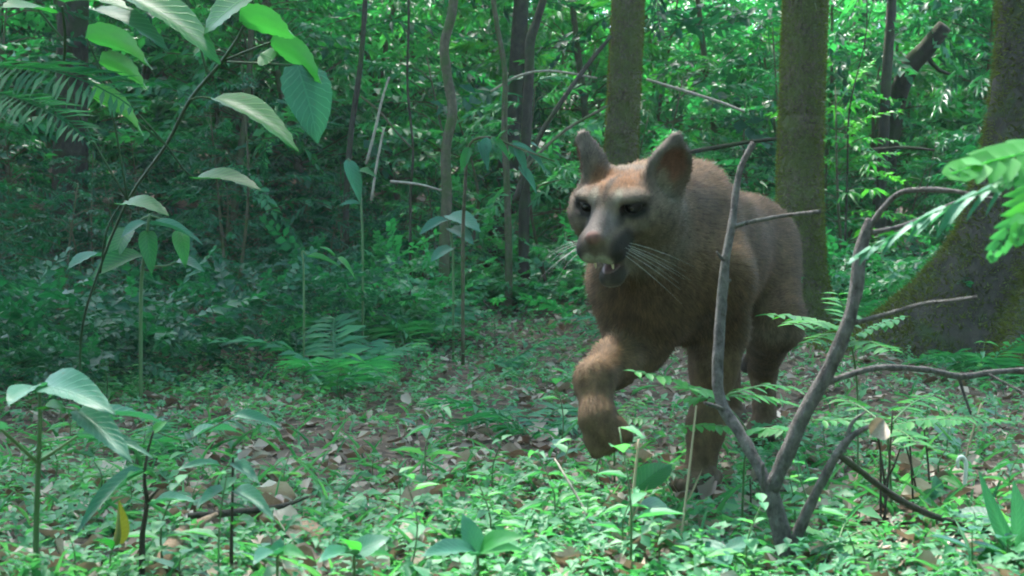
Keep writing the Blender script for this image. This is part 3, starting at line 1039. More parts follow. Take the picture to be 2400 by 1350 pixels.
GF_ = "ferns scattered over the forest floor"
hero_ferns = [
    (P(1240, 905, 3.55), 0.40, 7, "pale feathery fern spreading just ahead of the lifted forepaw"),
    (P(350, 905, 3.15), 0.34, 6, "fern with pale fronds among the low leaves beyond the twin stemmed seedling"),
    (P(940, 560, 5.5), 0.55, 7, "grey green fern fanning out below the pale canes"),
    (P(840, 540, 5.7), 0.50, 6, "small fern beside the grey green fanning fern"),
    (P(1700, 330, 7.4), 0.85, 7, "shiny fern arching between the two mossy trunks"),
    (P(2290, 800, 4.7), 0.40, 6, "dark fern growing at the foot of the huge mossy tree"),
    (P(2110, 640, 5.9), 0.50, 6, "fern in the gap between the mossy trunk and the huge buttressed tree"),
    (P(720, 560, 5.0), 0.40, 5, "low fern at the edge of the shaded slope"),
]
for (p, s, n, lb) in hero_ferns:
    fern(p[0], p[1], s, n, lb, None, (0, 1, 2, 3) if s < 0.6 else (4, 5))
cnt = 0
while cnt < 34:
    px = rnd.uniform(-100, 2500)
    y = rnd.uniform(3.6, 8.5)
    if y < edge_depth(px) - 1.6 and not (px > 1950):
        continue
    x = (px - 1200) / FPX * y
    if 1330 < px < 1950 and y < 4.3:
        continue
    fern(x, y, rnd.uniform(0.28, 0.6), rnd.randint(4, 7), "small green fern " + where(x, y, FLOORMARKS + LANDMARKS), GF_)
    cnt += 1

# ---------------------------------------------------------------- low cover: far too many to count
def mask(x, y):
    """share of the floor that plants cover (the rest shows dead leaves)"""
    q = np.stack([x, y, np.zeros_like(x)], 1)
    m = 0.62 * vnoise(q * 1.6, 21) + 0.38 * vnoise(q * 4.5, 22)
    path = np.exp(-((x - (-0.25 + 0.12 * (y - 2.0))) / 0.42) ** 2) * sst(5.2, 3.5, y)
    path = np.maximum(path, 0.75 * np.exp(-(((x - 0.62) / 0.45) ** 2 + ((y - 2.0) / 0.6) ** 2)))
    return np.clip(m * 1.55 - 0.16 - 0.42 * path, 0.02, 1)


def floor_pts(n, R, ylo=1.35, yhi=9.0, pw=1.7, wide=1.25):
    y = ylo + (yhi - ylo) * R.random(n) ** pw
    x = (R.random(n) - 0.5) * 2 * wide * (1200 / FPX) * (y + 0.25)
    return x, y


R = np.random.default_rng(52)
b = Bunch()
rosette = Bunch()
for k in range(5):
    rosette.scatter(OVATE2, [(0.10 * cos(k * 2.4), 0.10 * sin(k * 2.4), 0.18 * k)], [k * 2.4 + 4.7 + 3.14], [0.25 - 0.05 * k], [0.2 * (k % 3 - 1)], [0.5], [0.85], [k / 5])
rosette = rosette.shape()
tri3 = Bunch()
for k in range(3):
    tri3.scatter(OVATE2, [(0, 0, 0)], [k * 2.1], [-0.05], [0.1], [0.55], [0.8], [k / 3])
tri3 = tri3.shape()
n = 42000
x, y = floor_pts(n, R)
kp = R.random(n) < mask(x, y)
x, y = x[kp], y[kp]
g = H(x, y)
hh = (0.006 + 0.050 * R.random(len(x)) ** 1.5) * (0.6 + 0.8 * mask(x, y))
sz = 0.0135 + 0.0165 * R.random(len(x)) ** 1.5
h = len(x) // 3
idx = R.permutation(len(x))
for sh, sel, sc in ((rosette, idx[:h], 1.0), (tri3, idx[h:2 * h], 1.15), (OVATE2, idx[2 * h:], 1.5)):
    m = len(sel)
    s = sz[sel] * sc
    wfac = 0.62 if sh is OVATE2 else 1.0
    b.scatter(sh, np.stack([x[sel], y[sel], g[sel] + hh[sel]], 1), R.random(m) * 6.28, 0.30 * R.normal(size=m), 0.30 * R.normal(size=m), s * wfac, s)
o = part("ground_cover", b.mesh("ground_cover", M_cover))
o["kind"] = "stuff"
tag(o, "low leafy green plants carpeting the forest floor", "ground cover")

# thin grass in the carpet
b = Bunch()
n = 5200
x, y = floor_pts(n, R, 1.4, 6.5)
kp = R.random(n) < 0.7 * mask(x + 3.1, y)
x, y = x[kp], y[kp]
m = len(x)
b.scatter(BLADE, np.stack([x, y, H(x, y) - 0.003], 1), R.random(m) * 6.28, 1.0 + 0.25 * R.normal(size=m), 0.3 * R.normal(size=m), 0.0045 + 0.003 * R.random(m), 0.035 + 0.07 * R.random(m))
o = part("grass", b.mesh("grass", M_cover))
o["kind"] = "stuff"
tag(o, "thin grass blades between the low plants", "grass")

# dead leaves
b = Bunch()
n = 15000
x, y = floor_pts(n, R, 1.3, 11.0, 1.6)
m = n
for sh, a, c in ((DRY, 0, n // 2), (DRY2, n // 2, n)):
    s = 0.022 + 0.045 * R.random(c - a) ** 1.6
    b.scatter(sh, np.stack([x[a:c], y[a:c], H(x[a:c], y[a:c]) + 0.004 + 0.012 * R.random(c - a)], 1), R.random(c - a) * 6.28, 0.22 * R.normal(size=c - a),
              0.35 * R.normal(size=c - a) + (R.random(c - a) < 0.3) * 3.1, s * (0.35 + 0.3 * R.random(c - a)), s)
o = part("leaf_litter", b.mesh("leaf_litter", M_litter))
o["kind"] = "stuff"
tag(o, "brown and grey dead leaves covering the forest floor", "leaf litter")

# taller weeds at the foot of the thicket: on the slope a darker leaf colour stands in for shade
n = 3400
px = R.uniform(-200, 2600, n)
e = np.array([edge_depth(v) for v in px])
y = e - 1.0 + 3.6 * R.random(n)
x = (px - 1200) / FPX * y
kp = vnoise(np.stack([x, y, x * 0], 1) * 1.4, 33) + 0.3 * R.random(n) > 0.48
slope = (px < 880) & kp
for sel, mat, lab in ((slope, M_dark, "weeds covering the slope in leaf green darkened to stand for shade"), (kp & ~slope, M_mid, "knee high leafy weeds along the edge of the thicket")):
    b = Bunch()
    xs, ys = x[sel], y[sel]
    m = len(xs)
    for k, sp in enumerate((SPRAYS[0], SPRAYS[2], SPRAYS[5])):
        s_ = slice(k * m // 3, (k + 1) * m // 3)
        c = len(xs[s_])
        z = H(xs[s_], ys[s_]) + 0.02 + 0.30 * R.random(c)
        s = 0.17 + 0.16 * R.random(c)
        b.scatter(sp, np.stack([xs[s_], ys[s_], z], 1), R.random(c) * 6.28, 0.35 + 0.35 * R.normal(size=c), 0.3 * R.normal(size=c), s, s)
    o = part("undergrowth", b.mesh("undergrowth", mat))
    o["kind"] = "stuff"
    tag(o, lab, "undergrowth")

# ---------------------------------------------------------------- single seedlings one can pick out
def leaf_me(shape, mat, name="leaf", r=0.5):
    return mesh_np(name, shape[0], shape[1], mat, True, {"rnd": np.full(len(shape[0]), r)}, shape[2])


LEAFS = {"ov": [leaf_me(OVATE, M_cover, r=q) for q in (0.15, 0.5, 0.85)], "la": [leaf_me(LANCE, M_cover, r=q) for q in (0.2, 0.6)],
         "br": [leaf_me(leaf_shape(0.5, 0.8, 6, 0.2, 0.2), M_bright, r=q) for q in (0.2, 0.7)], "ro": [leaf_me(leaf_shape(0.42, 0.55, 5, 0.15, 0.12), M_blue, r=q) for q in (0.3, 0.8)]}


def orient(base, d, nhint):
    yv = Vector(d).normalized()
    zv = Vector(nhint)
    zv = (zv - yv * zv.dot(yv))
    zv = zv.normalized() if zv.length > 1e-6 else yv.orthogonal().normalized()
    xv = yv.cross(zv)
    M = Matrix((xv, yv, zv)).transposed().to_4x4()
    M.translation = Vector(base)
    return M


def put_leaf(parent, me, base, tip, width, nhint=(0, 0, 1), name="leaf"):
    """base and tip in the parent's own coordinates"""
    d = np.asarray(tip, float) - np.asarray(base, float)
    L_ = float(np.linalg.norm(d))
    o = bpy.data.objects.new(name, me)
    COL.objects.link(o)
    o.parent = parent
    M = orient(base, d, nhint)
    o.matrix_local = M @ Matrix.Diagonal((float(width), L_, L_, 1.0))
    return o


def seedling(seed, h, npairs, ll, kind, mat_leaf, alt=False):
    R = random.Random(seed)
    st = [(0, 0, -0.01), (R.uniform(-.1, .1) * h, R.uniform(-.1, .1) * h, h * 0.55), (R.uniform(-.15, .15) * h, R.uniform(-.15, .15) * h, h)]
    pth, rd = smooth_path(st, [0.0022, 0.0018, 0.0010], 6)
    V, F = tube(st, [0.0024, 0.0018, 0.0010], 5, 5)
    stem = mesh_np("stem", V, F, M_stemg, True, {"rnd": np.full(len(V), R.random())})
    leaves = []
    for i in range(npairs):
        f = 0.30 + 0.70 * (i + 1) / npairs
        q = pth[min(len(pth) - 1, int(f * (len(pth) - 1)))]
        a = i * 1.57 + R.uniform(-.3, .3)
        for s in ((0,) if alt else (0, pi)):
            L_ = ll * R.uniform(0.7, 1.15) * (1.0 - 0.35 * (i / max(1, npairs - 1)))
            d = np.array([cos(a + s), sin(a + s), R.uniform(-0.1, 0.55)])
            leaves.append((kind, R.randrange(99), q, q + unit(d) * L_, L_ * (0.5 if kind != "la" else 0.3)))
    b = Bunch()
    return stem, leaves


SEEDS = [seedling(700, 0.10, 3, 0.055, "ov", M_cover), seedling(701, 0.16, 4, 0.06, "ov", M_cover), seedling(702, 0.20, 4, 0.085, "la", M_cover),
         seedling(703, 0.13, 3, 0.075, "br", M_bright), seedling(704, 0.09, 2, 0.085, "ro", M_blue), seedling(705, 0.26, 5, 0.08, "ov", M_cover, True), seedling(706, 0.07, 2, 0.05, "br", M_bright)]
SEED_LABEL = ["short seedling with pairs of small oval leaves", "upright seedling with crossed pairs of oval leaves", "narrow leaved seedling", "fresh light green broad leaved seedling",
              "low blue green seedling with rounded leaves", "thin tall seedling with alternate leaves", "tiny light green seedling"]
SEED_MERGED = []
for (stem, leaves) in SEEDS:
    b = Bunch()
    for (kd, q, a_, t_, w_) in leaves:
        me = LEAFS[kd][q % len(LEAFS[kd])]
        sh = {"ov": OVATE, "la": LANCE, "br": leaf_shape(0.5, 0.8, 6, 0.2, 0.2), "ro": leaf_shape(0.42, 0.55, 5, 0.15, 0.12)}[kd]
        M = np.array(orient(a_, np.array(t_) - np.array(a_), (0, 0, 1)))
        L_ = np.linalg.norm(np.array(t_) - np.array(a_))
        V = (sh[0] * np.array([w_, L_, L_])) @ M[:3, :3].T + M[:3, 3]
        b.add(V, sh[1], (q % 10) / 10, sh[2])
    SEED_MERGED.append(b.mesh("leaves", {"ov": M_cover, "la": M_cover, "br": M_bright, "ro": M_blue}[leaves[0][0]]))

R = np.random.default_rng(67)
cnt = 0
spots = []
while cnt < 240:
    y = 1.75 + 5.0 * rnd.random() ** 1.5
    x = rnd.uniform(-1, 1) * 1.05 * (1200 / FPX) * y
    if mask(np.array([x]), np.array([y]))[0] < rnd.random() * 0.9:
        continue
    if abs(x - 0.45) < 0.25 and 2.1 < y < 3.8:
        continue
    spots.append((y, x))
    cnt += 1
spots.sort()
for i, (y, x) in enumerate(spots):
    k = rnd.choice([0, 0, 0, 1, 1, 2, 3, 4, 4, 4, 5, 6, 6, 6])
    t = thing("seedling", (x, y, h1(x, y)), SEED_LABEL[k] + " " + where(x, y, FLOORMARKS), "seedling", "forest floor seedlings", rnd.uniform(0, 6.28))
    s = rnd.uniform(0.5, 0.95)
    t.scale = (s, s, s)
    part("stem", SEEDS[k][0], t)
    if i < 60:
        for (kd, q, a_, t_, w_) in SEEDS[k][1]:
            put_leaf(t, LEAFS[kd][q % len(LEAFS[kd])], a_, t_, w_)
    else:
        part("leaves", SEED_MERGED[k], t)
# ================================================================ plants and wood close to the lens
HEROLEAF = {k: [leaf_me(s, m, r=q) for q in (0.10, 0.35, 0.65)] for k, s, m in (
    ("serr", BIG, M_hero), ("smooth", BIGSMOOTH, M_hero), ("blue", BIGSMOOTH, M_blue), ("blueserr", BIG, M_blue), ("fresh", BIGSMOOTH, M_bright),
    ("freshserr", BIG, M_bright), ("yellow", leaf_shape(0.6, 1.0, 10, 0.5, 0.1, 0, 0.03, 5), M_yellow), ("lance", leaf_shape(0.7, 1.1, 8, 0.25, 0.25, 0, 0.01, 3), M_blue))}


def stem_tube(parent, lst, base, mat=None, name="stem", ns=7, rough=0.05):
    pts, rad = px_path(lst)
    V, F = tube(pts - base, rad, ns, 4, rough, rnd.randrange(99))
    return part(name, mesh_np(name, V, F, mat or M_stemg, True, {"rnd": np.full(len(V), rnd.random())}), parent)


def hero_plant(name, label, cat, lst, leaves, mat=None, petioles=()):
    """lst: the stem from the ground up; leaves: (kind, base px, tip px, Yb, Yt, width px, upper side)"""
    pts, rad = px_path(lst)
    base = np.array([pts[0][0], pts[0][1], h1(pts[0][0], pts[0][1])])
    t = thing(name, base, label, cat)
    pts2 = np.concatenate([[base - (0, 0, 0.02)], pts])
    rad2 = np.concatenate([[rad[0]], rad])
    V, F = tube(pts2 - base, rad2, 7, 4, 0.05, 3)
    part("stem", mesh_np("stem", V, F, mat or M_stemg, True, {"rnd": np.full(len(V), 0.4)}), t)
    for pl in petioles:
        stem_tube(t, pl, base, mat, "petiole", 6)
    for (kd, b_, t_, yb, yt, w, up) in leaves:
        put_leaf(t, rnd.choice(HEROLEAF[kd]), P(b_[0], b_[1], yb) - base, P(t_[0], t_[1], yt) - base, w / FPX * (yb + yt) / 2, up)
    return t


M_stemd = leaf_mat("shaded_stem", [(0.0, (0.012, 0.045, 0.016)), (1.0, (0.035, 0.090, 0.030))], (1, 1, 1), 0.05, 0.6, 0.2)  # stem green darkened, so the plant's shade is in the colour
UPF = (0, -0.55, 0.83)      # upper side tipped towards the lens
UPB = (0, 0.5, 0.85)        # upper side tipped away: the shining underside shows
# the big leaved plant that leans in over the shaded slope
hero_plant("big_leaved_plant", "leaning plant with huge toothed leaves above the shaded slope", "plant",
           [(190, 790, 3.5, 6), (230, 640, 3.2, 6), (300, 470, 2.9, 7), (390, 340, 2.72, 8), (445, 235, 2.62, 9), (520, 145, 2.55, 9), (572, 62, 2.5, 8), (600, -30, 2.5, 6)],
           [("freshserr", (632, 98), (790, 178), 2.5, 2.42, 85, (0.05, 0.72, 0.62)),
            ("freshserr", (560, 48), (722, 60), 2.45, 2.35, 84, (0.05, 0.72, 0.62)),
            ("serr", (600, -20), (455, 55), 2.5, 2.5, 143, (0, -0.6, 0.8)),
            ("serr", (300, -5), (515, 78), 2.6, 2.45, 104, (0, -0.42, 0.9)),
            ("blueserr", (210, 25), (395, 62), 2.6, 2.5, 91, (0, -0.30, 0.95)),
            ("freshserr", (200, 88), (404, 122), 2.7, 2.55, 83, (0, 0.7, 0.65)),
            ("freshserr", (232, 145), (384, 188), 2.7, 2.6, 72, (0, 0.72, 0.62)),
            ("serr", (496, 232), (698, 288), 2.6, 2.45, 91, (0, -0.35, 0.93)),
            ("blueserr", (698, 152), (752, 315), 2.45, 2.4, 114, (0.35, -0.9, 0.25)),
            ("freshserr", (212, 222), (376, 290), 2.7, 2.6, 80, (0, 0.7, 0.65)),
            ("serr", (120, 30), (10, -10), 2.6, 2.5, 104, (0, -0.5, 0.85)),
            ("serr", (150, 5), (290, -25), 2.6, 2.5, 91, (0, -0.4, 0.9)),
            ("serr", (640, 140), (612, 120), 2.5, 2.5, 78, (0, -0.7, 0.7)),
            ("serr", (455, 420), (600, 402), 2.7, 2.6, 70, (0, -0.4, 0.9)),
            ("serr", (280, 480), (385, 468), 2.8, 2.7, 65, (0, -0.4, 0.9))],
           M_stemd,
           [[(520, 145, 2.55, 6), (580, 120, 2.52, 6), (636, 99, 2.5, 5)], [(572, 62, 2.5, 5), (600, 50, 2.47, 5), (565, 52, 2.45, 4)],
            [(485, 170, 2.58, 7), (470, 110, 2.58, 6), (465, 85, 2.57, 5), (300, -5, 2.6, 4)], [(445, 235, 2.6, 6), (470, 228, 2.6, 5), (500, 233, 2.6, 5)],
            [(530, 145, 2.55, 5), (640, 150, 2.5, 5), (700, 154, 2.45, 5)], [(390, 340, 2.65, 6), (300, 270, 2.68, 5), (214, 222, 2.7, 5)],
            [(300, 470, 2.75, 6), (260, 250, 2.72, 5), (225, 147, 2.7, 5)], [(150, 150, 2.7, 7), (152, 80, 2.65, 7), (146, 15, 2.6, 6)], [(390, 340, 2.65, 5), (430, 395, 2.68, 5), (458, 420, 2.7, 4)],
            [(155, 100, 2.7, 5), (120, 60, 2.68, 5), (90, 22, 2.62, 4)], [(300, 470, 2.75, 6), (180, 260, 2.74, 5), (150, 150, 2.7, 5)], [(235, 640, 2.85, 5), (250, 540, 2.82, 5), (282, 480, 2.8, 4)],
            [(390, 340, 2.65, 5), (250, 180, 2.7, 5), (203, 90, 2.7, 4)]])

# fern fronds reaching in from the left
FRD = []
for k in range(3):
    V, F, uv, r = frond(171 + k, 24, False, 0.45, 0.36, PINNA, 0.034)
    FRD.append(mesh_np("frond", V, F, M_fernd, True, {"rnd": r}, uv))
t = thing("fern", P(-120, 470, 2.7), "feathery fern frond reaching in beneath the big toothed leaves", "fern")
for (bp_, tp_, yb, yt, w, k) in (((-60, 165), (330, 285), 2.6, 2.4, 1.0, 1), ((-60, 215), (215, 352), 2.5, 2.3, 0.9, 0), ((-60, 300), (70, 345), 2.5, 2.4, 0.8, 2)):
    a, b2 = P(*bp_, yb), P(*tp_, yt)
    L_ = np.linalg.norm(b2 - a)
    o = bpy.data.objects.new("frond", FRD[k])
    COL.objects.link(o)
    o.parent = t
    o.matrix_local = orient(a - np.array(t.location), b2 - a + np.array([0, 0, 0.10 * L_]), (0.1, -0.5, 0.85)) @ Matrix.Diagonal((L_ * w, L_, L_ * 0.8, 1))
tl = np.array(t.location)
V, F = tube([(0, 0, h1(tl[0], tl[1]) - tl[2]), (-0.02, 0, -0.15), P(-60, 165, 2.6) - tl], [0.006, 0.006, 0.004], 6, 4)
part("stem", mesh_np("stem", V, F, M_stemg, True, {"rnd": np.full(len(V), 0.2)}), t)

# sapling twig with narrow alternate leaves hanging in front of the shaded trunk
tw = [(1085, 560, 4.9, 9), (1090, 440, 4.85, 8), (1100, 340, 4.8, 7), (1150, 322, 4.75, 6), (1210, 345, 4.7, 5), (1300, 378, 4.6, 3)]
lv = []
for (bx, by, tx, ty, w) in ((1120, 330, 1150, 395, 24), (1150, 322, 1200, 362, 22), (1165, 328, 1178, 300, 20), (1195, 340, 1262, 352, 17), (1205, 345, 1240, 402, 24), (1232, 353, 1282, 388, 20),
                            (1255, 362, 1310, 382, 16), (1262, 350, 1250, 330, 18), (1290, 375, 1316, 386, 14), (1140, 322, 1138, 372, 26), (1215, 390, 1264, 440, 24), (1100, 345, 1080, 395, 24)):
    lv.append((rnd.choice(["lance", "blue", "smooth"]), (bx, by), (tx, ty), 4.72, 4.68, w, (0.1, -0.6, 0.75)))
hero_plant("slender_sapling", "slender sapling twig with pointed leaves in rows", "sapling", tw, lv, B_sap)

# single large leaves on thin plants in the middle distance
hero_plant("broad_leaved_plant", "thin plant with one long pale leaf hanging straight down", "plant",
           [(850, 590, 5.0, 6), (846, 480, 5.0, 6), (838, 400, 5.0, 5), (815, 372, 5.0, 4)], [("blue", (812, 374), (850, 462), 5.0, 4.95, 36, (0.4, -0.9, 0.2)), ("smooth", (838, 400), (880, 402), 5.0, 4.95, 22, UPF), ("lance", (846, 480), (800, 470), 5.0, 4.95, 22, UPF)])
hero_plant("broad_leaved_plant", "plant with broad pale leaves beside the grey green fern", "plant",
           [(1062, 620, 5.2, 6), (1058, 560, 5.2, 6), (1050, 510, 5.2, 5)],
           [("blueserr", (1050, 505), (1122, 520), 5.2, 5.05, 52, (0, -0.55, 0.83)), ("blueserr", (1055, 535), (1106, 552), 5.2, 5.05, 40, UPF), ("blue", (1048, 515), (985, 530), 5.2, 5.1, 34, UPF), ("blueserr", (1058, 580), (1010, 600), 5.2, 5.1, 34, UPF)])
hero_plant("dark_leaved_plant", "dark plant with broad drooping leaves on the shaded slope", "plant",
           [(330, 705, 3.9, 9), (335, 620, 3.9, 8), (345, 540, 3.9, 7), (350, 500, 3.9, 5)],
           [("smooth", (345, 540), (352, 622), 3.9, 3.8, 44, (0.2, -0.95, 0.2)), ("serr", (300, 535), (255, 600), 3.9, 3.8, 62, (-0.2, -0.8, 0.5)), ("smooth", (335, 600), (225, 610), 3.9, 3.7, 62, (0, -0.75, 0.65)),
            ("blue", (350, 525), (470, 530), 3.9, 3.8, 26, (0, -0.3, 0.95)), ("smooth", (420, 540), (432, 606), 3.9, 3.8, 40, (0.2, -0.9, 0.3)), ("blue", (410, 615), (468, 610), 3.9, 3.8, 34, UPF), ("blue", (345, 522), (285, 535), 3.9, 3.8, 34, UPF),
            ("blueserr", (240, 600), (160, 598), 3.9, 3.7, 40, UPF)], None,
           [[(350, 505, 3.9, 4), (330, 515, 3.9, 4), (300, 535, 3.9, 3)], [(350, 505, 3.9, 4), (400, 520, 3.9, 4), (420, 540, 3.9, 3)], [(335, 620, 3.9, 4), (380, 625, 3.9, 4), (412, 615, 3.9, 3)]])
hero_plant("light_green_plant", "little plant with two vivid yellow green leaves by the shaded slope", "plant",
           [(712, 650, 4.4, 5), (708, 590, 4.4, 4), (720, 600, 4.4, 3)], [("fresh", (720, 602), (792, 603), 4.4, 4.3, 14, (0, -0.6, 0.8)), ("fresh", (785, 602), (757, 570), 4.4, 4.35, 16, UPF), ("fresh", (790, 604), (830, 632), 4.4, 4.3, 14, UPF)])

# seedlings along the bottom edge
hero_plant("broad_leaved_seedling", "tall seedling with a thick stalk and wide pale leaves spreading from its top", "seedling",
           [(84, 1300, 1.80, 14), (86, 1200, 1.79, 13), (90, 1090, 1.78, 12), (94, 980, 1.77, 10), (92, 900, 1.77, 8)],
           [("blueserr", (94, 905), (232, 905), 1.77, 1.62, 92, (0.0, -0.62, 0.78)), ("blueserr", (92, 912), (20, 905), 1.77, 1.65, 70, UPF), ("serr", (98, 960), (140, 935), 1.77, 1.7, 34, UPF),
            ("blueserr", (182, 962), (292, 1040), 1.7, 1.6, 66, (0.1, -0.7, 0.7)), ("blueserr", (205, 975), (402, 952), 1.74, 1.85, 44, (0, -0.3, 0.95)), ("blue", (180, 1022), (345, 1020), 1.7, 1.65, 40, (0, -0.35, 0.95)),
            ("blueserr", (0, 1005), (-110, 960), 1.7, 1.6, 80, UPF)], None,
           [[(88, 1085, 1.78, 10), (40, 1040, 1.74, 9), (0, 1004, 1.7, 8)], [(92, 1082, 1.78, 10), (140, 1050, 1.74, 8), (182, 1022, 1.7, 7)], [(94, 960, 1.77, 5), (140, 955, 1.74, 5), (184, 962, 1.7, 5)]])
hero_plant("twin_stemmed_seedling", "forked dark stemmed seedling with long drooping leaves beside the yellow leaf", "seedling",
           [(333, 1310, 1.78, 15), (334, 1250, 1.78, 13), (344, 1180, 1.77, 11), (338, 1120, 1.76, 8), (346, 1060, 1.76, 6), (360, 1010, 1.76, 5)],
           [("blue", (338, 1102), (172, 1192), 1.76, 1.62, 40, (-0.1, -0.6, 0.75)), ("blueserr", (356, 1185), (440, 1140), 1.76, 1.68, 34, (0.1, -0.5, 0.8)), ("freshserr", (340, 1110), (300, 1108), 1.76, 1.7, 36, UPF),
            ("blue", (455, 1025), (552, 972), 1.76, 1.85, 38, (-0.3, -0.55, 0.75)), ("blue", (545, 975), (660, 980), 1.80, 1.8, 34, (0, -0.5, 0.85)), ("serr", (360, 1012), (385, 985), 1.76, 1.76, 30, UPF)], B_dark,
           [[(344, 1190, 1.77, 8), (352, 1170, 1.77, 7), (372, 1145, 1.76, 6)], [(360, 1010, 1.76, 3), (420, 1030, 1.76, 3), (456, 1025, 1.76, 3), (545, 976, 1.8, 3)]])
hero_plant("dark_stemmed_seedling", "dark stemmed seedling with level blue green leaves next to the dead branch", "seedling",
           [(542, 1315, 1.82, 9), (543, 1240, 1.82, 8), (545, 1150, 1.81, 7), (546, 1070, 1.8, 5)],
           [("blue", (546, 1150), (630, 1172), 1.81, 1.72, 44, (0, -0.45, 0.9)), ("blue", (540, 1150), (470, 1148), 1.81, 1.72, 38, UPF), ("blueserr", (515, 1090), (425, 1078), 1.81, 1.75, 28, UPF), ("blueserr", (546, 1085), (600, 1110), 1.8, 1.74, 32, UPF),
            ("fresh", (550, 1230), (585, 1200), 1.8, 1.75, 30, UPF), ("blueserr", (546, 1072), (560, 1050), 1.8, 1.78, 26, UPF)], B_dark,
           [[(546, 1095, 1.81, 3), (530, 1092, 1.81, 3), (515, 1090, 1.81, 3)]])
hero_plant("yellow_leaf_seedling", "single upright yellowing leaf between the two stalked seedlings", "seedling",
           [(258, 1318, 1.80, 5), (262, 1290, 1.8, 5), (264, 1272, 1.8, 4)], [("yellow", (264, 1274), (286, 1176), 1.8, 1.76, 26, (0.8, -0.6, 0.1)), ("smooth", (262, 1290), (230, 1240), 1.8, 1.75, 26, UPF)])
# broad leaf low in front of the standing forepaw
hero_plant("broad_leaved_seedling", "seedling with one rounded glowing green leaf against the standing forepaw", "seedling",
           [(1490, 1235, 2.25, 7), (1492, 1185, 2.25, 6), (1496, 1150, 2.25, 5)], [("serr", (1492, 1148), (1580, 1068), 2.25, 2.32, 66, (-0.2, -0.8, 0.5)), ("blue", (1492, 1185), (1572, 1180), 2.2, 2.1, 46, UPF), ("blueserr", (1492, 1200), (1430, 1190), 2.25, 2.2, 34, UPF)])
hero_plant("pale_leaved_seedling", "low seedling with wide pale leaves spread below the standing forepaw", "seedling",
           [(1700, 1330, 1.85, 8), (1704, 1295, 1.84, 7)], [("blueserr", (1704, 1295), (1590, 1252), 1.84, 1.88, 40, (0, -0.35, 0.93)), ("blueserr", (1704, 1290), (1790, 1250), 1.84, 1.86, 40, (0, -0.4, 0.9)), ("blue", (1704, 1295), (1690, 1340), 1.84, 1.75, 36, UPF)])
hero_plant("glossy_plant", "glossy upright plant with sword shaped leaves beside the fallen stick", "plant",
           [(2372, 1330, 1.85, 14), (2374, 1290, 1.85, 12)],
           [("blue", (2372, 1285), (2300, 1140), 1.85, 1.80, 36, (-0.5, -0.7, 0.4)), ("blue", (2376, 1280), (2400, 1150), 1.85, 1.80, 50, (0.1, -0.9, 0.3)), ("smooth", (2378, 1290), (2470, 1210), 1.85, 1.8, 60, UPF), ("smooth", (2370, 1300), (2300, 1290), 1.85, 1.75, 44, UPF)])
hero_plant("broad_leaved_seedling", "seedling with one big shiny leaf lying over the dark fallen branch", "seedling",
           [(2355, 1262, 2.1, 7), (2345, 1235, 2.08, 6)], [("blueserr", (2352, 1230), (2218, 1178), 2.08, 2.15, 60, (0, -0.5, 0.85)), ("blue", (2345, 1230), (2400, 1225), 2.08, 2.05, 36, UPF)])
hero_plant("round_leaved_seedling", "seedling with a cupped oval leaf under the curled white tendril", "seedling",
           [(2212, 1215, 2.35, 6), (2206, 1180, 2.35, 5), (2196, 1120, 2.35, 4)], [("blue", (2196, 1118), (2192, 1172), 2.35, 2.3, 34, (0.3, -0.9, 0.2)), ("fresh", (2200, 1120), (2252, 1132), 2.35, 2.3, 24, UPF), ("fresh", (2205, 1160), (2160, 1150), 2.35, 2.3, 26, UPF)])
for (lbl, bx, lvs) in (("pale blurred seedling at the very front edge of the clearing", 1120, ((1010, 1262, 60), (1195, 1235, 70), (1090, 1205, 52), (1240, 1262, 44))),
                       ("low pale green seedling in front of the rotten log", 830, ((760, 1275, 50), (810, 1235, 44), (905, 1250, 60), (935, 1280, 50))),
                       ("low leafy seedling beneath the dead log piece", 650, ((600, 1280, 46), (700, 1282, 44), (655, 1262, 34)))):
    hero_plant("pale_seedling", lbl, "seedling", [(bx, 1345, 1.62, 8), (bx, 1300, 1.6, 7)], [("fresh" if k % 2 else "blueserr", (bx, 1300), (a, c), 1.6, 1.5 + 0.05 * k, w, (0, -0.6, 0.8)) for k, (a, c, w) in enumerate(lvs)])

# pinnate seedlings before the cougar's legs
PINL = [leaf_me(leaf_shape(0.35, 0.6, 3, 0.12, 0.1), M_bright, "leaflet", q) for q in (0.25, 0.6, 0.9)]


def pinnate_leaf(t, base, a, b_, n, ll, up=(0, -0.15, 1)):
    """a feathered leaf from a to b with n pairs of leaflets; the rachis is a part, the leaflets its sub-parts"""
    a, b_ = np.asarray(a) - base, np.asarray(b_) - base
    m = (a + b_) / 2 + np.array([0, 0, 0.05 * np.linalg.norm(b_ - a)])
    p, r = smooth_path([a, m, b_], [0.0016, 0.0012, 0.0007], 8)
    V, F = tube([a, m, b_], [0.0016, 0.0012, 0.0007], 5, 5)
    rc = part("rachis", mesh_np("rachis", V, F, M_stemg, True, {"rnd": np.full(len(V), 0.8)}), t)
    d = unit(b_ - a)
    sd = unit(np.cross(d, up))
    for i in range(n):
        q = p[int((0.14 + 0.86 * i / (n - 1)) * (len(p) - 1))]
        L_ = ll * (0.75 + 0.35 * sin(pi * (i + 0.7) / n))
        for s in (1, -1):
            e = q + unit(sd * s + d * 0.35 + np.array([0, 0, rnd.uniform(-0.35, 0.02)])) * L_
            put_leaf(rc, rnd.choice(PINL), q, e, L_ * 0.42, up, "leaflet")


